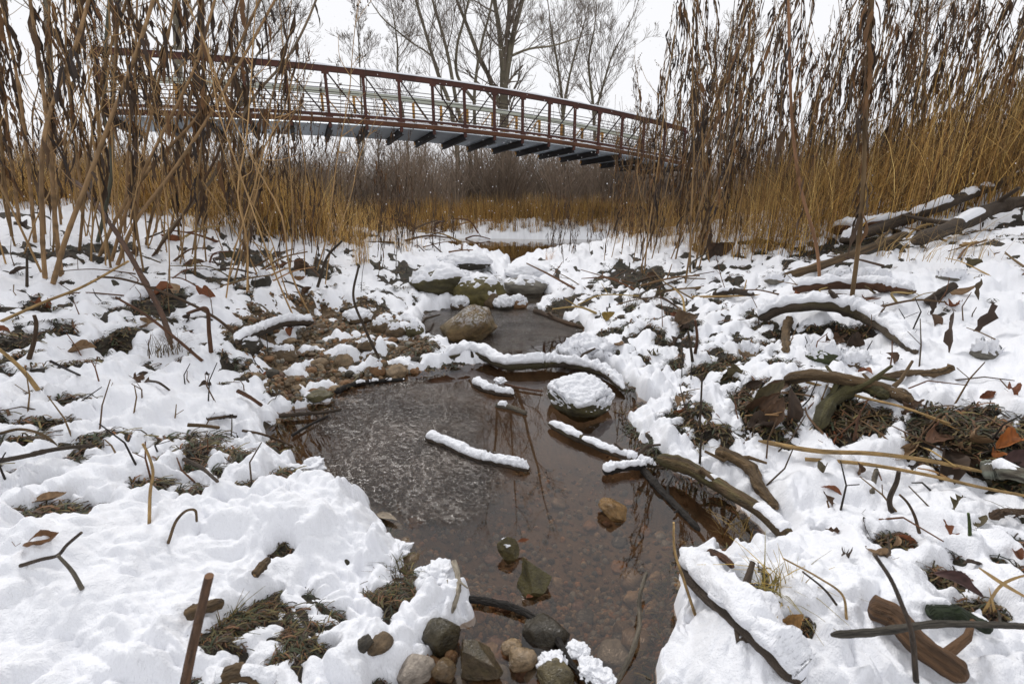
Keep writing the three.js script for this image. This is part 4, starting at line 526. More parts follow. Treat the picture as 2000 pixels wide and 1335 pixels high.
const WOOD = { bark: [0.075, 0.052, 0.034], red: [0.13, 0.06, 0.03], grey: [0.16, 0.135, 0.1], moss: [0.09, 0.078, 0.028], old: [0.15, 0.095, 0.045], black: [0.022, 0.017, 0.013], straw: [0.34, 0.22, 0.09], brown: [0.1, 0.058, 0.03], pale: [0.3, 0.26, 0.2] };
function woodPath(pts, rpx, o) { return pts.map(([x, y, up = 0, ry]) => { const p = o.z !== undefined ? atZ(x, y, o.z) : o.h !== undefined ? atH(x, y, o.h) : hitTop(x, y); const r = px2m(rpx, p); p.y += up + (o.h === undefined && o.z === undefined ? r * (o.lift ?? 0.5) : 0); return [p, r]; }); }
function snowStrip(c0, rad, th, cover, seed, parent) {      // snow along the top of a branch, lumpy and ragged at its rims
  const cv = new THREE.CatmullRomCurve3(c0, false, 'centripetal'), L = cv.getLength(), n = Math.round(clamp(L / Math.max(0.004, rad(0.5) * 0.22), 30, 240)), c = cv.getPoints(n), S = 16, m = new MB(), lat = V3(), t = V3();
  for (let k = 0; k <= n; k++) {
    t.copy(c[Math.min(n, k + 1)]).sub(c[Math.max(0, k - 1)]).normalize(); lat.crossVectors(t, UP).normalize(); const up = V3().crossVectors(lat, t).normalize(), f = k / n, r = rad(f), al = f * L / r;
    const gap = (cover >= 1.3 ? 1 : sst(0.35 - 0.55 * cover, 0.55 - 0.45 * cover, n3(al * 0.16 + seed, 2, seed))) * sst(0, 0.05, f) * sst(0, 0.05, 1 - f), hh = th * gap * Math.max(0.35, 0.85 + 0.55 * n3(al * 0.22 + seed, seed, 1) + 0.3 * n3(al * 0.6, seed, 5));
    for (let q = 0; q <= S; q++) { const wide = 1.15 + 0.5 * n3(al * 0.45, q < S / 2 ? 3 : 8, seed), a = (q / S - 0.5) * 2 * wide, e = Math.pow(Math.max(0, Math.cos((q / S - 0.5) * Math.PI)), 0.62), lump = 1 + 0.5 * n3(al * 0.55, a * 1.6, seed) + 0.4 * n3(al * 1.3, a * 3.2, seed + 4) + 0.25 * n3(al * 2.6, a * 6, seed); const rr = r * (gap > 0.08 ? 0.97 : 0.85) + hh * e * Math.max(0.1, lump); m.v(c[k].x + (lat.x * Math.sin(a) + up.x * Math.cos(a)) * rr, c[k].y + (lat.y * Math.sin(a) + up.y * Math.cos(a)) * rr, c[k].z + (lat.z * Math.sin(a) + up.z * Math.cos(a)) * rr, WHITE, a * r, f * L); }
  }
  for (let k = 0; k < n; k++) for (let q = 0; q < S; q++) { const a = k * (S + 1) + q; m.i.push(a, a + 1, a + S + 1, a + 1, a + S + 2, a + S + 1); }
  return m.build('snow_cap', M.cap, parent);
}
let ws = 1;
function wood(name, label, pts, rpx, col, o = {}) {
  const seed = ws++, R = RNG(seed), w = woodPath(pts, rpx, o), n = Math.max(14, Math.min(110, pts.length * 18)), cl = w.map((a) => a[0]);
  const T = thing(name, label, o.cat || (name === 'log' ? 'log' : name === 'root' ? 'root' : name === 'stem' || name === 'straw' ? 'dead stem' : 'stick'), o.group), b = cl[0].clone(); T.position.copy(b); cl.forEach((p) => p.sub(b));
  const kn = []; for (let q = 0; q < (rpx > 4 ? 4 : 2); q++) kn.push([R(), R.r(0.05, 0.28), R.r(0.02, 0.05)]);
  if (rpx > 3.5 && o.z === undefined && !o.smooth) for (let i = 1; i < cl.length; i++) cl[i].add(V3(R.s(w[i][1]), R.s(w[i][1]) * 0.25, R.s(w[i][1])).multiplyScalar(0.55));
  const rough = (o.rough ?? 0.12) * (rpx > 6 ? 1.35 : 1); if (o.wob) for (let i = 1; i < cl.length; i++) cl[i].add(V3(R.s(o.wob), R.s(o.wob) * 0.4, R.s(o.wob)));
  const c = curve(cl, n), rr = w.map((a) => a[1]), rad = (t) => { const f = t * (rr.length - 1), i = Math.min(rr.length - 2, Math.floor(f)); let k = 1; for (const [a, b, w2] of kn) k += b * Math.exp(-(((t - a) / w2) ** 2)) * (rpx > 3 && rpx < 20 && o.z === undefined && name !== 'straw' ? 1 : 0.15); return mix(rr[i], rr[i + 1], f - i) * mix(1, o.taper ?? 0.75, t) * k * (rpx > 4 && o.z === undefined ? 0.3 + 0.7 * Math.sqrt(sst(-0.004, 0.07, t) * sst(-0.004, 0.07, 1 - t)) : 1); };
  const cc = (WOOD[col] || col).map((x) => x * (col === 'straw' || col === 'pale' ? 1 : 0.72)), m = new MB();
  m.tube(c, rad, o.sides || (rpx > 6 ? 22 : 8), (t, a, al, r) => { let v = 0.8 + 0.6 * n3(Math.cos(a) * 1.4 + seed, Math.sin(a) * 1.4, al / r * 0.12) + 0.35 * n3(Math.cos(a) * 5 + seed, Math.sin(a) * 5, al / r * 0.3) + 0.5 * n3(Math.cos(a) * 7 + seed, Math.sin(a) * 7, al / r * 0.06); v = Math.max(0.3, v); const g = o.mossy ? clamp(o.mossy * (0.4 + 1.6 * n3(Math.cos(a) * 1.5, Math.sin(a) * 1.5 + seed, al / r * 0.25))) : 0; return [0, 1, 2].map((q) => mix(cc[q] * v, (o.mossCol || WOOD.moss)[q] * v, g)); }, { rough, seed, caps: true, capColor: (o.end || cc).map((x) => x * 1.4) });
  m.build(o.part || 'wood', rpx > 3 ? M.bark : M.plain, T);
  if (rpx >= 5 && pts.length > 3 && name !== 'straw' && o.z === undefined) for (let q = 0; q < 1 + Math.floor(R() * 2.6); q++) { const i = Math.floor(R.r(0.2, 0.9) * n), p = c[Math.min(i, c.length - 1)], r = rad(i / n), a = R() * 7, L = r * R.r(2, 7), e = p.clone().add(V3(Math.cos(a) * L, R.r(0.1, 0.8) * L, Math.sin(a) * L)), s = new MB(); s.tube([p, p.clone().lerp(e, 0.5).add(V3(R.s(r), R.s(r), R.s(r))), e], (u) => r * mix(0.5, 0.22, u), 7, cc, { rough: 0.25, seed: seed + q, caps: true }); s.build('stub', M.bark, T); }
  if (o.snow) snowStrip(c, rad, (o.th ?? 0.9) * rr[0], o.snow, seed, T);
  return T;
}
wood('log', 'snow loaded curved log lying across the creek between upper and main pool', [[862, 703, 0.01], [925, 694, 0.03], [985, 716, 0.02], [1040, 716, 0.025], [1100, 716, 0.03], [1170, 730, 0.02], [1224, 764, 0]], 11, 'bark', { h: 0.02, snow: 1.6, th: 1.0, mossy: 0.6, rough: 0.14, taper: 0.7 });
wood('stick', 'thick white snow topped stick floating in the middle of the main pool', [[832, 852], [880, 872], [930, 890], [985, 904], [1034, 916]], 10, 'bark', { h: 0.012, snow: 1.7, th: 0.85, taper: 0.75 });
wood('stick', 'short lumpy snow covered stick behind the floating stick', [[926, 748], [960, 762], [1006, 770]], 8, 'bark', { h: 0.012, snow: 1.6, th: 0.9 });
wood('stick', 'snow dusted stick running into the right of the main pool', [[1072, 826], [1120, 848], [1180, 876], [1235, 892], [1288, 912]], 9, 'bark', { h: 0.02, snow: 1.2, th: 0.6, mossy: 0.4 });
wood('stick', 'short snow covered branch meeting the snow dusted stick at its near end', [[1178, 920], [1215, 912], [1258, 908]], 9, 'black', { h: 0.02, snow: 1.7, th: 0.7 });
wood('log', 'mossy branch with orange bark lying along the right edge of the water', [[1282, 912, 0.04], [1340, 930, 0.04], [1385, 962, 0.05], [1420, 990, 0.06], [1480, 1036, 0.07], [1546, 1092, 0.06]], 13, [0.12, 0.075, 0.035], { h: 0.03, mossy: 0.8, taper: 1.05, snow: 0.35, th: 0.3, end: WOOD.red, smooth: true, rough: 0.08 });
wood('stick', 'dark drowned branch slanting under the water below the mossy branch', [[1252, 912], [1290, 960], [1330, 1000], [1368, 1036]], 8, 'black', { h: 0.004 });
wood('log', 'bent weathered driftwood stub standing from the snow above the mossy branch', [[1396, 890], [1430, 900], [1466, 922], [1490, 960], [1512, 1000]], 12, 'old', { rough: 0.2, taper: 0.8, lift: 0.8 });
wood('log', 'thick arched log with a snow roof in the middle of the right bank', [[1478, 634, 0.03], [1530, 632, 0.08], [1600, 632, 0.1], [1670, 645, 0.09], [1735, 672, 0.05], [1790, 694, 0]], 13, 'bark', { z: undefined, snow: 1.5, th: 0.9, rough: 0.15, taper: 0.9, lift: 0.4, mossy: 0.25 });
wood('root', 'upright splintered stub holding the arched log', [[1538, 690], [1533, 660, 0.02], [1540, 640, 0.06]], 8, 'old', { rough: 0.3 });
wood('log', 'split weathered log with bare yellow brown wood above the leaf cluster', [[1530, 762, 0.04], [1590, 764, 0.06], [1660, 776, 0.06], [1720, 790, 0.05], [1772, 800, 0.03]], 12, 'old', { rough: 0.18, snow: 0.2, th: 0.3, taper: 0.9 });
wood('root', 'arched mossy root beneath the split weathered log', [[1598, 842, 0], [1622, 806, 0.03], [1670, 786, 0.05], [1740, 800, 0.03]], 14, 'moss', { rough: 0.2 });
wood('stick', 'short splintered piece of wood on the snow above the split log', [[1712, 742], [1770, 740, 0.015], [1838, 738, 0.02], [1856, 730, 0.03]], 7, 'old', { rough: 0.3 });
wood('log', 'reddish brown log under snow below the thicket on the right', [[1622, 462, 0.04], [1700, 456, 0.06], [1790, 448, 0.08]], 11, 'red', { snow: 1.6, th: 0.7 });
wood('log', 'long dark log slanting up to the right edge below the thicket', [[1640, 486, 0.05], [1730, 462, 0.08], [1850, 424, 0.12], [1930, 396, 0.14], [2030, 362, 0.14]], 11, 'bark', { snow: 0.7, th: 0.6 });
wood('log', 'second dark log below the long slanting log at the right edge', [[1780, 490, 0.05], [1860, 470, 0.1], [1950, 440, 0.14], [2040, 424, 0.15]], 14, 'bark', { snow: 0.4, th: 0.5 });
wood('pole', 'bare tan pole leaning along the slope below the two dark logs', [[1525, 548, 0.01], [1600, 528, 0.03], [1690, 500, 0.05], [1770, 474, 0.07]], 8, 'old', { cat: 'pole', rough: 0.08, taper: 0.8 });
wood('log', 'snow covered dark log lying level behind the thick double stalk', [[1546, 576, 0.03], [1620, 576, 0.05], [1700, 578, 0.05], [1796, 582, 0.02]], 11, 'red', { snow: 1.5, th: 0.8, rough: 0.16 });
wood('stick', 'short dark stub tilted out of the snow right of the level log', [[1806, 600, 0.01], [1836, 586, 0.03], [1862, 576, 0.05]], 9, 'bark', {});
wood('stick', 'dark stick half in the snow left of the level log', [[1392, 582, 0.01], [1430, 578, 0.03], [1476, 580, 0.01]], 7, 'bark', { snow: 0.6 });
wood('stick', 'dark log end in the snow at the foot of the right thicket', [[1440, 480, 0.02], [1490, 480, 0.04], [1536, 484, 0.02]], 6, 'bark', { snow: 1.2 });
wood('log', 'log with shredded orange bark in the near right corner', [[1690, 1206, 0.02], [1740, 1246, 0.03], [1800, 1296, 0.03], [1880, 1360, 0.02]], 22, [0.16, 0.085, 0.04], { rough: 0.18, snow: 0.25, th: 0.25, taper: 1.0 });
wood('log', 'bright green mossy branch in a snow hollow at the near right', [[1808, 1208, 0.01], [1860, 1226, 0.02], [1935, 1250, 0.01]], 15, [0.02, 0.032, 0.01], { rough: 0.15, snow: 0.2 });
wood('stick', 'dark grey stick lying across the near right corner', [[1612, 1282, 0.05], [1700, 1286, 0.06], [1800, 1290, 0.08], [1900, 1300, 0.09], [2040, 1316, 0.1]], 7, [0.075, 0.065, 0.05], {});
wood('log', 'pale lichen covered branch end at the right edge under the leaf pile', [[1908, 942, 0.03], [1950, 950, 0.04], [2040, 980, 0.05]], 17, 'grey', { mossy: 0.7, mossCol: [0.3, 0.33, 0.27], snow: 0.5, th: 0.4, rough: 0.15 });
wood('stick', 'knobbly twisted brown stick at the right edge on smooth snow', [[1932, 1020, 0.01], [1958, 1014, 0.02], [1985, 1016, 0.02], [2030, 1008, 0.02]], 7, 'brown', { rough: 0.3 });
wood('stick', 'short grey stub poking from the snow under the long straw stems', [[1702, 964], [1708, 930, 0.03]], 5, 'grey', { lift: 0 });
wood('log', 'log buried in a long smooth snow ridge beside the near right water edge', [[1345, 1110, 0.0], [1400, 1170, 0.01], [1470, 1245, 0.01], [1560, 1345, 0.01]], 24, 'bark', { snow: 1.9, th: 1.2, lift: 0.3, taper: 1.1 });
wood('straw', 'long straw coloured stem lying over the snow below the leaf pile', [[1480, 872, 0.02], [1590, 898, 0.03], [1700, 910, 0.04], [1800, 928, 0.05], [1920, 954, 0.05]], 5, 'straw', { rough: 0.03 });
wood('straw', 'second long straw stem, passing just beneath the first to the right edge', [[1570, 908, 0.02], [1680, 922, 0.03], [1800, 950, 0.04], [1900, 975, 0.04], [2040, 1004, 0.04]], 4, 'straw', { rough: 0.03 });
wood('straw', 'straw stem lying from the split log down to the right', [[1570, 768, 0.05], [1680, 800, 0.05], [1760, 822, 0.05], [1850, 850, 0.04]], 3, 'straw', { rough: 0.03 });
wood('log', 'snow covered log with dark underside at the left rim of the gravel bar', [[464, 682, 0.03], [510, 664, 0.05], [560, 650, 0.06], [610, 646, 0.05]], 10, 'bark', { snow: 1.6, th: 1.0 });
wood('stick', 'dark snow flecked stick at the pool edge below the gravel bar', [[652, 766], [690, 752], [730, 744], [790, 740]], 5, 'black', { h: 0.012, snow: 0.7, th: 0.6 });
wood('stick', 'curved snow coated stick rimming the upper pool on its left', [[785, 625], [812, 640], [826, 664], [846, 682]], 8, 'bark', { h: 0.04, snow: 1.7, th: 0.9 });
wood('stick', 'dark wet twig lying from the left snow edge into the main pool', [[545, 812], [590, 808], [640, 804], [668, 800]], 4, 'bark', { h: 0.02 });
wood('stick', 'thin forked twig below the dark wet twig at the left pool edge', [[570, 850], [600, 832], [640, 812]], 3, 'black', { h: 0.012 });
wood('stick', 'reddish stick poking from the snow towards the left pool edge', [[466, 776, 0.03], [490, 788, 0.03], [512, 802, 0.02]], 4, 'red', {});
wood('stick', 'two tone brown stick at the left snow edge above the long twig', [[368, 840, 0.02], [400, 842, 0.02], [430, 846, 0.02]], 4, 'old', {});
wood('stick', 'thick broken stick under snow left of the long twig', [[405, 828, 0.02], [440, 826, 0.03], [462, 822, 0.02]], 6, 'bark', { snow: 0.8 });
wood('stick', 'long thin dark twig lying from the left snow bank to the water', [[475, 850, 0.02], [510, 860, 0.03], [545, 868, 0.02], [572, 872, 0]], 2.5, 'brown', {});
wood('stick', 'dark branch lying in the snow at the left edge', [[-20, 922, 0.03], [50, 912, 0.03], [110, 896, 0.03], [188, 882, 0.02]], 5, 'bark', {});
wood('stick', 'short dark twig in the middle of the left snow bank', [[362, 908, 0.02], [392, 928, 0.03], [426, 952, 0.02]], 4, 'bark', {});
wood('stick', 'small dark twig on the snow above the smooth left bank', [[290, 750, 0.015], [315, 758, 0.02], [332, 767, 0.01]], 2.5, 'bark', {});
wood('stick', 'thin black twig lying in the snow at centre left', [[102, 718, 0.03], [130, 732, 0.03], [158, 742, 0.02]], 2.5, 'black', {});
wood('stick', 'smooth brown broken stick standing upright in the near left snow', [[358, 1350], [372, 1280, 0], [388, 1210, 0], [408, 1124, 0]], 9, [0.16, 0.085, 0.045], { z: -0.58, rough: 0.03, taper: 0.9, sides: 12 });
wood('log', 'cut stub of orange wood beside the upright stick', [[372, 1212, 0.01], [396, 1204, 0.015], [430, 1196, 0.01]], 13, 'old', { end: [0.3, 0.15, 0.05], rough: 0.15 });
wood('stick', 'small stub with a ringed end above the dark hollow at the near left', [[498, 1130, 0.005], [512, 1122, 0.015], [526, 1116, 0.025]], 9, 'old', { end: [0.2, 0.12, 0.05] });
wood('log', 'log under snow at the bottom edge left of the pebbles', [[425, 1332, 0], [480, 1330, 0.005], [545, 1334, 0]], 16, 'old', { snow: 1.1, th: 0.6 });
wood('stick', 'wet black branch curving through the shallow near water', [[904, 1168], [950, 1172], [1000, 1184], [1050, 1208], [1090, 1246], [1115, 1290], [1162, 1345]], 7, 'black', { h: 0.012, rough: 0.2 });
wood('stick', 'leaning twig standing in the water at the near right', [[1196, 1345, 0], [1228, 1290, 0.01], [1246, 1240, 0.03], [1250, 1190, 0.04], [1262, 1146, 0.05]], 5, 'grey', { h: 0.0 });
wood('stick', 'curled pale stem under the snow clump at the water edge', [[886, 1112, 0.03], [894, 1140, 0.04], [894, 1165, 0.03], [886, 1196, 0]], 6, 'pale', { h: 0.03, rough: 0.25 });
wood('stick', 'grey stick lying flat on the surface at the back of the main pool', [[968, 790], [1000, 796], [1032, 806]], 6, 'grey', { h: 0.008, snow: 0.3 });
wood('stick', 'thin brown twig lying from the snowy stick towards the snow crusted boulder', [[985, 750], [1020, 758], [1060, 764]], 2.5, 'red', { h: 0.012 });
wood('stick', 'dark rim of wood at the right edge of the upper pool', [[1042, 606], [1070, 616], [1100, 628], [1138, 640]], 6, 'brown', { h: 0.015 });
wood('stick', 'reddish bark strip under the snow tongue at the right water edge', [[1385, 1082, 0.0], [1410, 1098, 0.01], [1436, 1112, 0]], 8, 'red', {});
wood('stick', 'broken dead stalk leaning from its root clump on the left bank', [[336, 678, 0], [318, 640, 0.08], [297, 598, 0.17], [245, 525, 0.3], [196, 468, 0.42], [165, 438, 0.5]], 5, 'red', { z: undefined, lift: 0 });
{ // tangles of thin branches, and curled leaves strewn about
  const R = RNG(95), tangles = [[1240, 570, 120, 50, 22, 'thin brown branch in the tangle of twigs right of the back pool'], [1850, 490, 170, 50, 20, 'thin branch in the tangle among the dark logs at the right edge'], [1880, 900, 110, 50, 16, 'thin twig in the litter under the leaf pile at the right'], [1640, 820, 110, 40, 12, 'thin twig in the hollow under the arched mossy root'], [860, 470, 90, 26, 16, 'thin dark branch in the low tangle by the left of the river mouth'], [430, 520, 200, 60, 26, 'thin bent stem lying in the snow between the left stalks and gravel bar'], [1640, 585, 150, 24, 12, 'thin twig beside the level snow covered log on the right']];
  for (const [cx, cy, rx, ry, n, label] of tangles) for (let k = 0; k < n; k++) {
    const p = hitTop(cx + R.s(rx), cy + R.s(ry)), L = px2m(R.r(50, 130), p), a = R() * 7, d = V3(Math.cos(a), R.r(0, 0.35), Math.sin(a)).multiplyScalar(L), T = thing('thin_branch', label, 'branch', label.replace(/^thin \w* ?/, 'thin ').slice(0, 60)), m = new MB(), q = d.clone().multiplyScalar(0.5).add(V3(R.s(L * 0.12), R.r(0, L * 0.1), R.s(L * 0.12))), r = px2m(R.r(1.2, 2.8), p), c = curve([V3(0, -0.01, 0), q, d], 10), col = R.pick([WOOD.old, WOOD.brown, WOOD.bark, WOOD.straw, WOOD.red]).map((x) => x * R.r(0.9, 1.1));
    T.position.copy(p).setY(p.y + r); m.tube(c, (t) => r * (1 - 0.5 * t), 5, col, { rough: 0.15, seed: k }); m.build('stem', M.plain, T);
    if (R() < 0.6) { const b = new MB(), s = c[4 + Math.floor(R() * 4)], e = s.clone().add(V3(R.s(L * 0.3), R.r(0, L * 0.25), R.s(L * 0.3))); b.tube([s, e], (t) => r * 0.55 * (1 - 0.4 * t), 4, col); b.build('side_twig', M.plain, T); }
  }
  let n = 0; for (let k = 0; k < 2000 && n < 64; k++) { const left = n % 3 === 0, px = left ? R.r(0, 620) : R.r(1200, 2000), py = left ? R.r(470, 760) : R.r(480, 1150), p = hitTop(px, py); if (creekSD(p.x, p.z) < 0.05) continue; const s = px2m(R.r(26, 52), p), m = mesh('curled_leaf', leafSheet(lf++, s, s * R.r(0.35, 0.6), R.pick([LC.brown, LC.dark, LC.tan, LC.red, LC.olive]), { curl: R.r(1.5, 2.6), lobes: R() < 0.3 ? 3 : 0 }), M.leaf); tag(m, left ? 'small curled brown leaf lying in the snow of the left bank' : 'small curled brown leaf lying in the snow of the right bank', 'dead leaf', left ? 'curled leaves in the left snow' : 'curled leaves in the right snow'); m.position.copy(p).setY(p.y + 0.008); m.rotation.set(R.s(0.9), R() * 7, R.s(0.9)); n++; }
}
{ // single stems standing in the snow: base, then points in the upright plane of the base
  const up = (label, pts, rpx, col, o = {}) => { const b = hitTop(...pts[0]); return wood(o.name || 'stem', label, pts, rpx, col, { z: b.z, rough: 0.03, taper: 0.7, part: 'stem', ...o }); };
  up('reddish stem bent over at its top with two hanging leaves on the left bank', [[412, 688], [408, 650], [402, 602], [385, 605], [365, 612]], 4, 'red');
  up('pale thin dead stem standing in the smooth snow at the near left', [[291, 1022], [293, 960], [298, 920], [288, 885], [278, 866]], 3, 'straw');
  up('bent grass stem like an upside down hook in the near left snow', [[328, 1060], [345, 1015], [366, 996], [380, 996], [384, 1018]], 3, 'old');
  up('arched grass stem rising and falling at the left edge', [[0, 846], [40, 838], [85, 850], [110, 872], [112, 890]], 3, 'old');
  up('yellow straw reed leaning at the left edge', [[74, 762], [50, 730], [20, 700], [-20, 668]], 4, 'straw');
  up('rough brown upright twig at the left edge above the straw reed', [[56, 700], [66, 665], [70, 630], [66, 615]], 4, 'brown');
  up('forked twig lying over the near left snow', [[40, 1104], [80, 1092], [112, 1084], [130, 1064], [158, 1040]], 4, 'bark');
  up('second prong of the forked twig in the near left snow', [[160, 1150], [140, 1115], [112, 1084]], 4, 'grey');
  up('thin dark stem upright in the snow between arched log and mossy branch', [[1366, 842], [1369, 790], [1372, 730]], 2.5, 'bark');
  up('short dark peg left of the leaf cluster', [[1367, 905], [1369, 870], [1372, 845]], 2.5, 'bark');
  up('dark twig upright in the snow left of the arched log', [[1353, 706], [1348, 670], [1344, 646]], 3, 'bark');
  up('brown broken twig by the curled leaf on the right bank', [[1358, 690], [1362, 660], [1358, 625]], 3.5, 'red');
  up('thin tan stem upright below the leaf cluster', [[1668, 860], [1674, 830], [1682, 800]], 2.5, 'red');
  up('pale straw standing at the right edge of the near water', [[1358, 1200], [1335, 1130], [1318, 1075], [1316, 1020]], 3, 'straw');
  up('long dark dead stem leaning over the near right corner', [[1790, 1330], [1780, 1230], [1762, 1180], [1740, 1130], [1708, 1082]], 5, 'bark');
  up('yellow bent grass stem over the near right snow', [[1654, 1208], [1646, 1162], [1600, 1128], [1530, 1090]], 2.5, 'straw');
  up('dark bent stem beneath the yellow grass stem at the near right', [[1634, 1180], [1610, 1150], [1568, 1116]], 2.5, 'bark');
  up('thin dark curved stem in the smooth snow at the right', [[1796, 1040], [1786, 1005], [1772, 980], [1758, 966]], 3, 'brown');
  up('green stemmed seedling with a round leaf in the right snow', [[1895, 1046], [1894, 1020], [1892, 1002]], 3, [0.06, 0.09, 0.02]);
  up('long grey twig lying across the slope below the arched log', [[1408, 614], [1450, 640], [1500, 672], [1545, 702], [1640, 738], [1690, 752]], 2.5, 'bark');
  up('long dark stem reaching over the snow mound to the right edge', [[1735, 700], [1800, 708], [1880, 722], [1960, 742], [2040, 760]], 3, 'bark');
  up('long bent straw stem above the level log on the right', [[1600, 590], [1700, 584], [1800, 572], [1900, 570], [2040, 578]], 3, 'old');
  up('thin arching twig over the snow by the right pool edge', [[1150, 668], [1200, 672], [1260, 690], [1316, 712]], 3, 'old');
  up('dark sprig with drooping bud standing in the right snow', [[1742, 1000], [1738, 975], [1752, 940], [1756, 920]], 5, 'bark');
  up('straight thin twig in the left middle snow', [[52, 560], [52, 530], [52, 494]], 2.5, 'bark');
  up('thin curved twig crossing the snow at the left, long and dark', [[395, 705], [330, 650], [280, 612], [225, 580]], 3, 'red');
  up('long straw coloured grass crossing the left bank', [[0, 628], [80, 592], [160, 560], [250, 510]], 3, 'straw');
  up('long brown stem arching from the left bank to the gravel bar', [[480, 672], [420, 620], [330, 575], [240, 545], [190, 540]], 3, 'brown');
  up('thin twig with side twigs standing at the gravel bar', [[740, 700], [712, 640], [690, 580], [700, 520]], 3, 'bark');
  up('slim dark twig leaning over the gravel bar', [[620, 560], [640, 500], [668, 470]], 3, 'bark');
}
{ // more twigs of the banks, not to be told apart
  const R = RNG(91); let n = 0;
  for (let k = 0; k < 3000 && n < 130; k++) { const left = n % 2 === 0, px = left ? R.r(0, 760) : R.r(1180, 2000), py = R.r(470, left ? 960 : 1100); if (left && px > 560 && py > 600) continue; const p = hitTop(px, py); if (creekSD(p.x, p.z) < 0.05) continue; const len = R.r(0.05, 0.22) * (p.z < -3 ? 1.8 : 1), a = R() * 7, flat = R() < 0.35, dir = V3(Math.cos(a) * (flat ? 1 : 0.45), flat ? 0.22 : 1, Math.sin(a) * (flat ? 1 : 0.45)).normalize().multiplyScalar(len); const T = thing('twig', left ? 'thin dark twig poking up through the snow of the left bank' : 'thin dark twig poking up through the snow of the right bank', 'twig', left ? 'twigs in the left snow' : 'twigs in the right snow'); T.position.copy(p); const m = new MB(), c = R.pick([WOOD.bark, WOOD.brown, WOOD.red, WOOD.old, WOOD.black]), mid = dir.clone().multiplyScalar(0.5).add(V3(R.s(0.02), R.s(0.015), R.s(0.02))); m.tube([V3(0, -0.03, 0), mid, dir], (t) => mix(0.0035, 0.0018, t), 5, c); m.build('stem', M.plain, T); if (R() < 0.45) { const b = new MB(), e = mid.clone().add(V3(R.s(0.05), R.r(0, 0.05), R.s(0.05))); b.tube([mid, e], 0.0015, 4, c); b.build('side_twig', M.plain, T); } n++; }
}
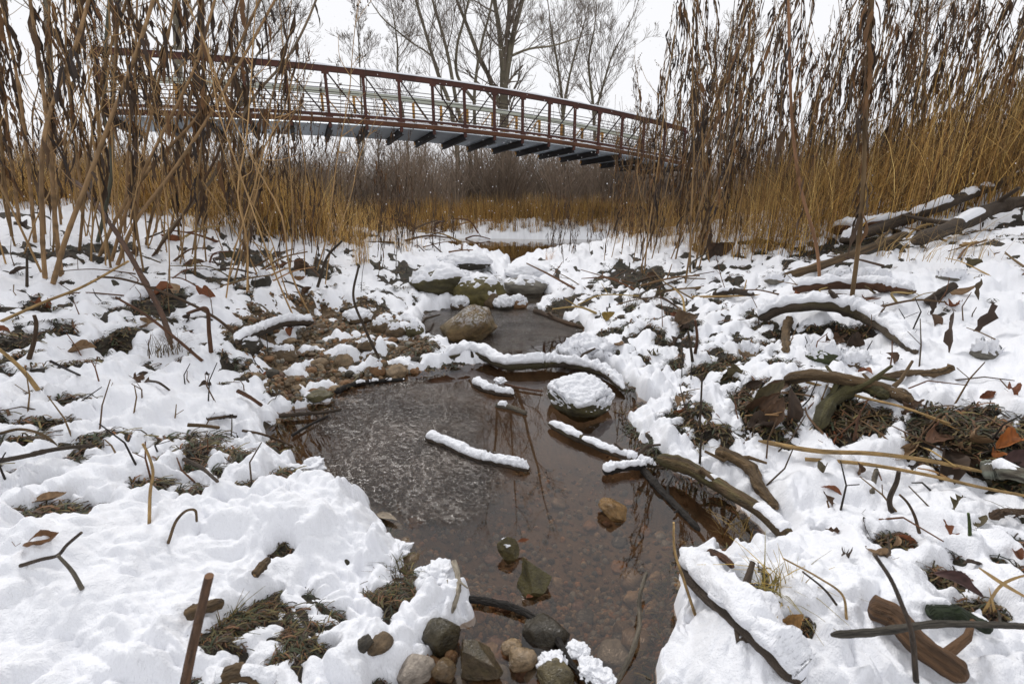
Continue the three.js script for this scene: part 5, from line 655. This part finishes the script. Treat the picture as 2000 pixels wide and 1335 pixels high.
// ---------- dead leaves ----------
function leafAt(label, px, py, len, wid, col, rot, o = {}) { const p = o.h !== undefined ? atH(px, py, o.h) : hitTop(px, py), s = px2m(0.86, p), T = mesh('dead_leaf', leafSheet(lf++, len * s, wid * s, LC[col] || col, o), M.leaf); tag(T, label, 'dead leaf', o.group); T.position.copy(p); T.position.y += (o.up ?? 0.012); T.rotation.set(rot[0], rot[1], rot[2]); return T; }
[['broad curled brown leaf at the top of the leaf cluster', 1500, 782, 90, 44, 'olive', [0.5, 0.5, 0.7]], ['long folded brown leaf pointing down in the leaf cluster', 1480, 806, 110, 40, 'brown', [0.9, 0.6, 0.4]], ['tan backed leaf at the front of the leaf cluster', 1505, 822, 100, 40, 'brown', [0.7, 0.9, 0.3]], ['narrow dark leaf at the right of the leaf cluster', 1540, 806, 90, 34, 'dark', [0.4, 1.4, 0.9]], ['wrinkled leaf at the bottom of the leaf cluster', 1490, 842, 110, 36, 'dark', [0.4, 0.4, 0.1]], ['small dark leaf left of the leaf cluster top', 1472, 760, 36, 20, 'dark', [0.9, 0.3, 0.6]], ['leaf wrapped under the end of the split log', 1520, 764, 70, 34, 'brown', [0.3, 0.2, 0.3]],
  ['large brown leaf hanging point down from the leaf pile at the right', 1868, 906, 90, 64, 'brown', [1.25, 0.2, 1.3]], ['long rust brown leaf curving down from the snow mound', 1810, 862, 120, 46, [0.17, 0.08, 0.04], [0.9, 0.4, -0.9]], ['orange leaf at the right edge of the leaf pile', 1966, 880, 70, 36, 'orange', [0.4, 0.3, 0.2]], ['small bright orange leaf on the leaf pile', 1936, 898, 34, 26, 'orange', [0.6, 0.8, 0.1]], ['tan grey leaf at the top of the leaf pile under the straw', 1900, 868, 80, 42, 'tan', [0.7, 0.1, -0.5]], ['dark purple brown leaf at the right end of the leaf pile', 1990, 916, 90, 60, 'purple', [0.8, 0.5, 0.3]], ['pale splintered leaf stalk at the left of the leaf pile', 1770, 892, 70, 22, 'tan', [0.2, 0.4, 0.2]], ['brown leaf lying flat in the shade of the leaf pile', 1840, 930, 90, 50, 'dark', [0.3, 1.1, 0.1]],
  ['curled tan brown leaf standing in the snow above the right pool edge', 1338, 634, 54, 34, [0.17, 0.11, 0.065], [0.9, 0.3, 0.5]], ['bunched dark leaf clump at the foot of the right thicket', 1412, 492, 60, 44, 'brown', [1.1, 0.3, 1.2]], ['second leaf of the dark clump at the foot of the right thicket', 1398, 498, 50, 34, 'dark', [0.8, 1.1, 1.0]], ['brown oak like leaf under the arched log', 1630, 672, 70, 40, 'brown', [0.6, 0.4, 0.3], { lobes: 3 }], ['dark curled leaf beside the oak like leaf under the arched log', 1664, 678, 54, 36, 'dark', [0.8, 1.2, 0.5]], ['pale narrow leaf floating at the left edge of the main pool', 756, 1012, 62, 20, [0.27, 0.22, 0.16], [0.1, -0.5, 0.05], { h: 0.005, curl: 0.3, up: 0.006 }], ['orange tan leaf stuck in the near right snow', 1545, 1228, 50, 34, [0.3, 0.16, 0.05], [0.8, 0.5, 0.5]], ['purple brown leaf over the dark hollow at the near right', 1866, 1160, 90, 34, 'purple', [0.5, -0.6, 0.2]], ['golden leaf on the snow right of the upper pool', 1190, 622, 26, 22, [0.3, 0.2, 0.05], [0.9, 0.5, 0.8]], ['brown leaf in the snow hollow at the left edge', 100, 985, 60, 26, 'tan', [0.3, 0.5, 0.1]], ['ochre leaf lying in the left edge hollow', 80, 1056, 80, 34, [0.18, 0.085, 0.03], [0.15, 0.2, 0.1], { up: 0.006 }], ['dark curled leaf at the left among the stalk feet', 48, 446, 60, 24, 'dark', [0.3, -0.5, 0.3]], ['dark withered leaf at the stalk feet, left bank', 40, 540, 60, 22, 'dark', [0.3, 0.2, 0.2]], ['brown leaf among the stalk feet beside the root clump', 300, 640, 36, 24, 'tan', [0.8, 0.4, 0.6]], ['dark leaf under the bent reddish stem', 372, 626, 30, 18, 'dark', [1.2, 0.5, 1.2]], ['tiny red leaf in the shallow near water', 1034, 1180, 18, 10, 'red', [0.1, 0.5, 0], { h: 0.004 }], ['red brown sliver of leaf beside the small pointed rock', 1022, 1068, 26, 10, 'red', [0.3, 0.1, 0.2], { h: 0.01 }]
].forEach(([l, x, y, a, b, c, r, o]) => leafAt(l, x, y, a, b, c, r, { curl: 1.6, up: 0.025, ...o }));
{ // leaves drooping from bent stems on the right
  const hang = (label, px, py, top, w, col) => { const b = hitTop(px, py), R = RNG(px), m = new MB(), t = atZ(px, top, b.z), L = t.y - b.y + 0.01; leafStrip(m, R, L, px2m(w, b), col, { a: R() * 7 }); const q = m.build('hanging_leaf', M.leaf); tag(q, label, 'dead leaf'); q.position.copy(t); };
  hang('dark shrivelled leaf hanging from the bent straw, the largest on the right', 1862, 686, 604, 28, [0.06, 0.035, 0.02]);
  hang('forked dark leaf hanging at the right edge from the bent straw', 1940, 656, 590, 26, [0.05, 0.03, 0.02]);
  hang('small dark leaf hanging above the arched log', 1738, 640, 596, 16, [0.07, 0.04, 0.02]);
  hang('narrow leaf beside the small dark leaf above the arched log', 1724, 632, 588, 10, [0.09, 0.05, 0.025]);
  hang('twisted dark leaf by the tilted stub on the right', 1822, 612, 575, 18, [0.05, 0.03, 0.018]);
  hang('dark leaf hanging near the right edge over the slope', 1912, 580, 540, 12, [0.06, 0.04, 0.02]);
}
{ // snow crumbs on the water side, each sitting on something
  const clump = (label, px, py, w, h0 = 0.01) => { const p = atH(px, py, h0), r = px2m(w, p) / 2, g = paint(rockGeo(rs++, 18, { cuts: 0 }), WHITE, 1, { size: r }); { const P = g.attributes.position, s = rs * 1.7; for (let i = 0; i < P.count; i++) { const x = P.getX(i), y = P.getY(i), z = P.getZ(i), k = 1 + 0.5 * n3(x * 1.7 + s, y * 1.7, z * 1.7) + 0.2 * n3(x * 4 + s, y * 4, z * 4) + 0.06 * n3(x * 10 + s, y * 10, z * 10); P.setXYZ(i, x * k, y * k, z * k); } g.computeVertexNormals(); } const c = g.attributes.color; for (let i = 0; i < c.count; i++) c.setXYZ(i, ...WHITE); const q = mesh('snow_clump', g, M.cap); tag(q, label, 'snow clump'); q.position.copy(p).setY(h0 + r * 0.3); q.scale.set(r * 1.1, r * 0.6, r); };
  clump('rounded snow clump over the curled pale stem at the water edge', 858, 1126, 58, 0.02); clump('snow clump on the drowned stones at the bottom edge', 1080, 1300, 48); clump('larger snow clump near the wet black branch at the bottom edge', 1130, 1275, 36); clump('oblong snow clump below the wet black branch', 1152, 1312, 44); clump('snow crumb at the foot of the oblong clump', 1180, 1334, 36); clump('small round snow clump among the wet leaves at the left water edge', 780, 1078, 38); clump('snow crumb on the small pointed rock', 990, 1062, 22, 0.035); clump('snow ball standing in the dark water behind the main pool', 976, 745, 20, 0.02); clump('snow crumb on the shore leaves right of the small round clump', 822, 1118, 20); clump('snow dab at the left tip of the water, white and pointed', 612, 915, 40, 0.02);
}
// ---------- uncountable small stuff ----------
{
  const R = RNG(97), pl = [];
  for (let k = 0; k < 140000 && pl.length < 11000; k++) { const r = 0.6 + 7 * R() * R(), a = R.s(1.05), x = Math.sin(a) * r, z = -Math.cos(a) * r; surfaces(x, z, SO); if (SO.s > SO.g - 0.006 || SO.dc < -0.06 || (SO.gv > 0.5 && R() > 0.2)) continue; pl.push([x, SO.g + 0.002, z, R.r(0.5, 1.3) * clamp(r / 2.2, 0.4, 1), R() * 7, R.r(0.25, 1.0)]); }
  const blade = (s, cols) => { const r = RNG(s), m = new MB(); for (let k = 0; k < 5; k++) { const a = r() * 7, L = r.r(0.02, 0.07), c = r.pick(cols).map((q) => q * r.r(0.6, 1.2)), w = r.r(0.001, 0.0035), x = r.s(0.02), z = r.s(0.02), h = r.r(0, 0.02); let prev = null; for (let i = 0; i <= 3; i++) { const t = i / 3, px = x + Math.cos(a) * L * t, pz = z + Math.sin(a) * L * t, y = h * Math.sin(t * 3) + 0.004 * r(); const e = [m.v(px - Math.sin(a) * w, y, pz + Math.cos(a) * w, c), m.v(px + Math.sin(a) * w, y + 0.001, pz - Math.cos(a) * w, c)]; if (prev) m.i.push(prev[0], prev[1], e[0], e[0], prev[1], e[1]); prev = e; } } return m.geo(); };
  instanced('leaf_litter', [blade(1, [[0.16, 0.1, 0.04], [0.07, 0.04, 0.02]]), blade(2, [[0.09, 0.08, 0.025], [0.12, 0.07, 0.03]]), blade(3, [[0.22, 0.12, 0.045], [0.05, 0.03, 0.018]]), blade(4, [[0.06, 0.07, 0.02], [0.15, 0.1, 0.05]])], M.leaf, pl, 'flattened grass blades and leaf bits in the snow free gaps');
  const tuft = (label, px, py, wpx, h, geoSeed, cols, n, droop) => { const b = hitTop(px, py), q = mesh('grass_tuft', grassGeo(geoSeed, n, h, px2m(wpx, b) / 2, 0.0022, droop, cols), M.plain); q.position.copy(b).setY(b.y - 0.02); tag(q, label, 'grass tuft'); };
  tuft('leaning golden grass tuft at the edge of the left bank before the river', 705, 512, 36, 0.75, 11, TAN, 90, 0.9);
  tuft('yellow grass tuft drooping over the water edge at the near right', 1520, 1150, 70, 0.12, 12, [[0.4, 0.28, 0.07], [0.2, 0.16, 0.05]], 70, 1.6);
  tuft('pale grass tuft drooping over the dark logs at the right edge', 1830, 500, 200, 0.4, 13, [[0.4, 0.27, 0.11], [0.3, 0.19, 0.07]], 110, 1.8);
  tuft('yellow grass tuft in the dark gap below the mossy branch', 1440, 1040, 60, 0.08, 14, [[0.25, 0.16, 0.05], [0.12, 0.08, 0.03]], 50, 1.6);
  tuft('wet grass tuft at the left water edge by the small snow clump', 770, 1110, 60, 0.06, 15, [[0.08, 0.05, 0.02], [0.05, 0.04, 0.02], [0.1, 0.09, 0.03]], 60, 1.8);
  tuft('orange brown grass fringe on the snowy river bank', 1075, 505, 20, 0.22, 17, [[0.45, 0.22, 0.06]], 26, 0.8);
  tuft('dark root clump with hanging grass on the left bank', 320, 684, 60, 0.13, 18, [[0.07, 0.05, 0.02], [0.12, 0.08, 0.035]], 80, 1.6);
  tuft('mossy grass in the dark hollow at the near left', 440, 1215, 70, 0.07, 19, [[0.12, 0.1, 0.03], [0.05, 0.05, 0.018], [0.2, 0.13, 0.05]], 70, 1.8);
  tuft('fine brown grass tuft among the twigs right of the pools', 1250, 590, 70, 0.18, 20, [[0.16, 0.1, 0.05], [0.08, 0.05, 0.03]], 60, 1.4);
  { // broad straw blades close to the lens at the near right
    const B = (label, pts, w) => { const z0 = -0.78, c = curve(pts.map(([x, y, dz = 0]) => atZ(x, y, z0 + dz)), 24), T = new MB(), b = c[0].clone(); let prev = null; c.forEach((p, i) => { const t = i / 24, ww = w * Math.sin(Math.PI * (0.12 + 0.86 * t)), d = (c[Math.min(24, i + 1)].clone().sub(c[Math.max(0, i - 1)])).normalize(), s = V3().crossVectors(d, V3(0.2, 0.3, 1)).normalize(); const v = 0.85 + 0.3 * n2(t * 9, w * 999), col = [0.42 * v, 0.27 * v, 0.1 * v]; const q = p.clone().sub(b); const e = [T.v(q.x - s.x * ww, q.y - s.y * ww, q.z - s.z * ww, col), T.v(q.x, q.y + ww * 0.3, q.z, col), T.v(q.x + s.x * ww, q.y + s.y * ww, q.z + s.z * ww, col)]; if (prev) for (const k of [0, 1]) T.i.push(prev[k], prev[k + 1], e[k], e[k], prev[k + 1], e[k + 1]); prev = e; }); const m = T.build('dry_reed', M.leaf); tag(m, label, 'reed'); m.position.copy(b); };
    B('broad straw blade looping over the near right corner', [[1880, 1262], [1925, 1190], [1960, 1140], [2030, 1115]], 0.006); B('pale straw blade standing upright at the right edge', [[1972, 1310], [1950, 1220], [1932, 1146]], 0.006); B('long straw blade lying right at the corner', [[1850, 1290], [1930, 1262], [2030, 1232]], 0.007); B('thin straw blade crossing the near right snow', [[1740, 1264], [1830, 1340], [1860, 1380]], 0.004); B('brown straw stem at the right edge above the looping blade', [[1912, 1108], [1960, 1140], [2030, 1180]], 0.004);
  }
}
{
  const R = RNG(101), pl = []; for (let k = 0; k < 3600; k++) { const d = 2.5 + 13 * Math.sqrt(R()), px = R.r(-100, 2100), py = R.r(-60, 470), p = ray(px, py).multiplyScalar(d).add(V3(0, EYE, 0)); if (p.y < base(p.x, p.z) + 0.1) continue; pl.push([p.x, p.y, p.z, R.r(0.003, 0.0065) * Math.sqrt(d / 6), 0, 1]); }
  instanced('snowflakes', [paint(new THREE.IcosahedronGeometry(1, 1), WHITE, 0)].map((g) => { const c = g.attributes.color; for (let i = 0; i < c.count; i++) c.setXYZ(i, 0.9, 0.9, 0.92); return g; }), M.plain, pl, 'sparse snowflakes falling through the air');
}
renderer.render(scene, camera);
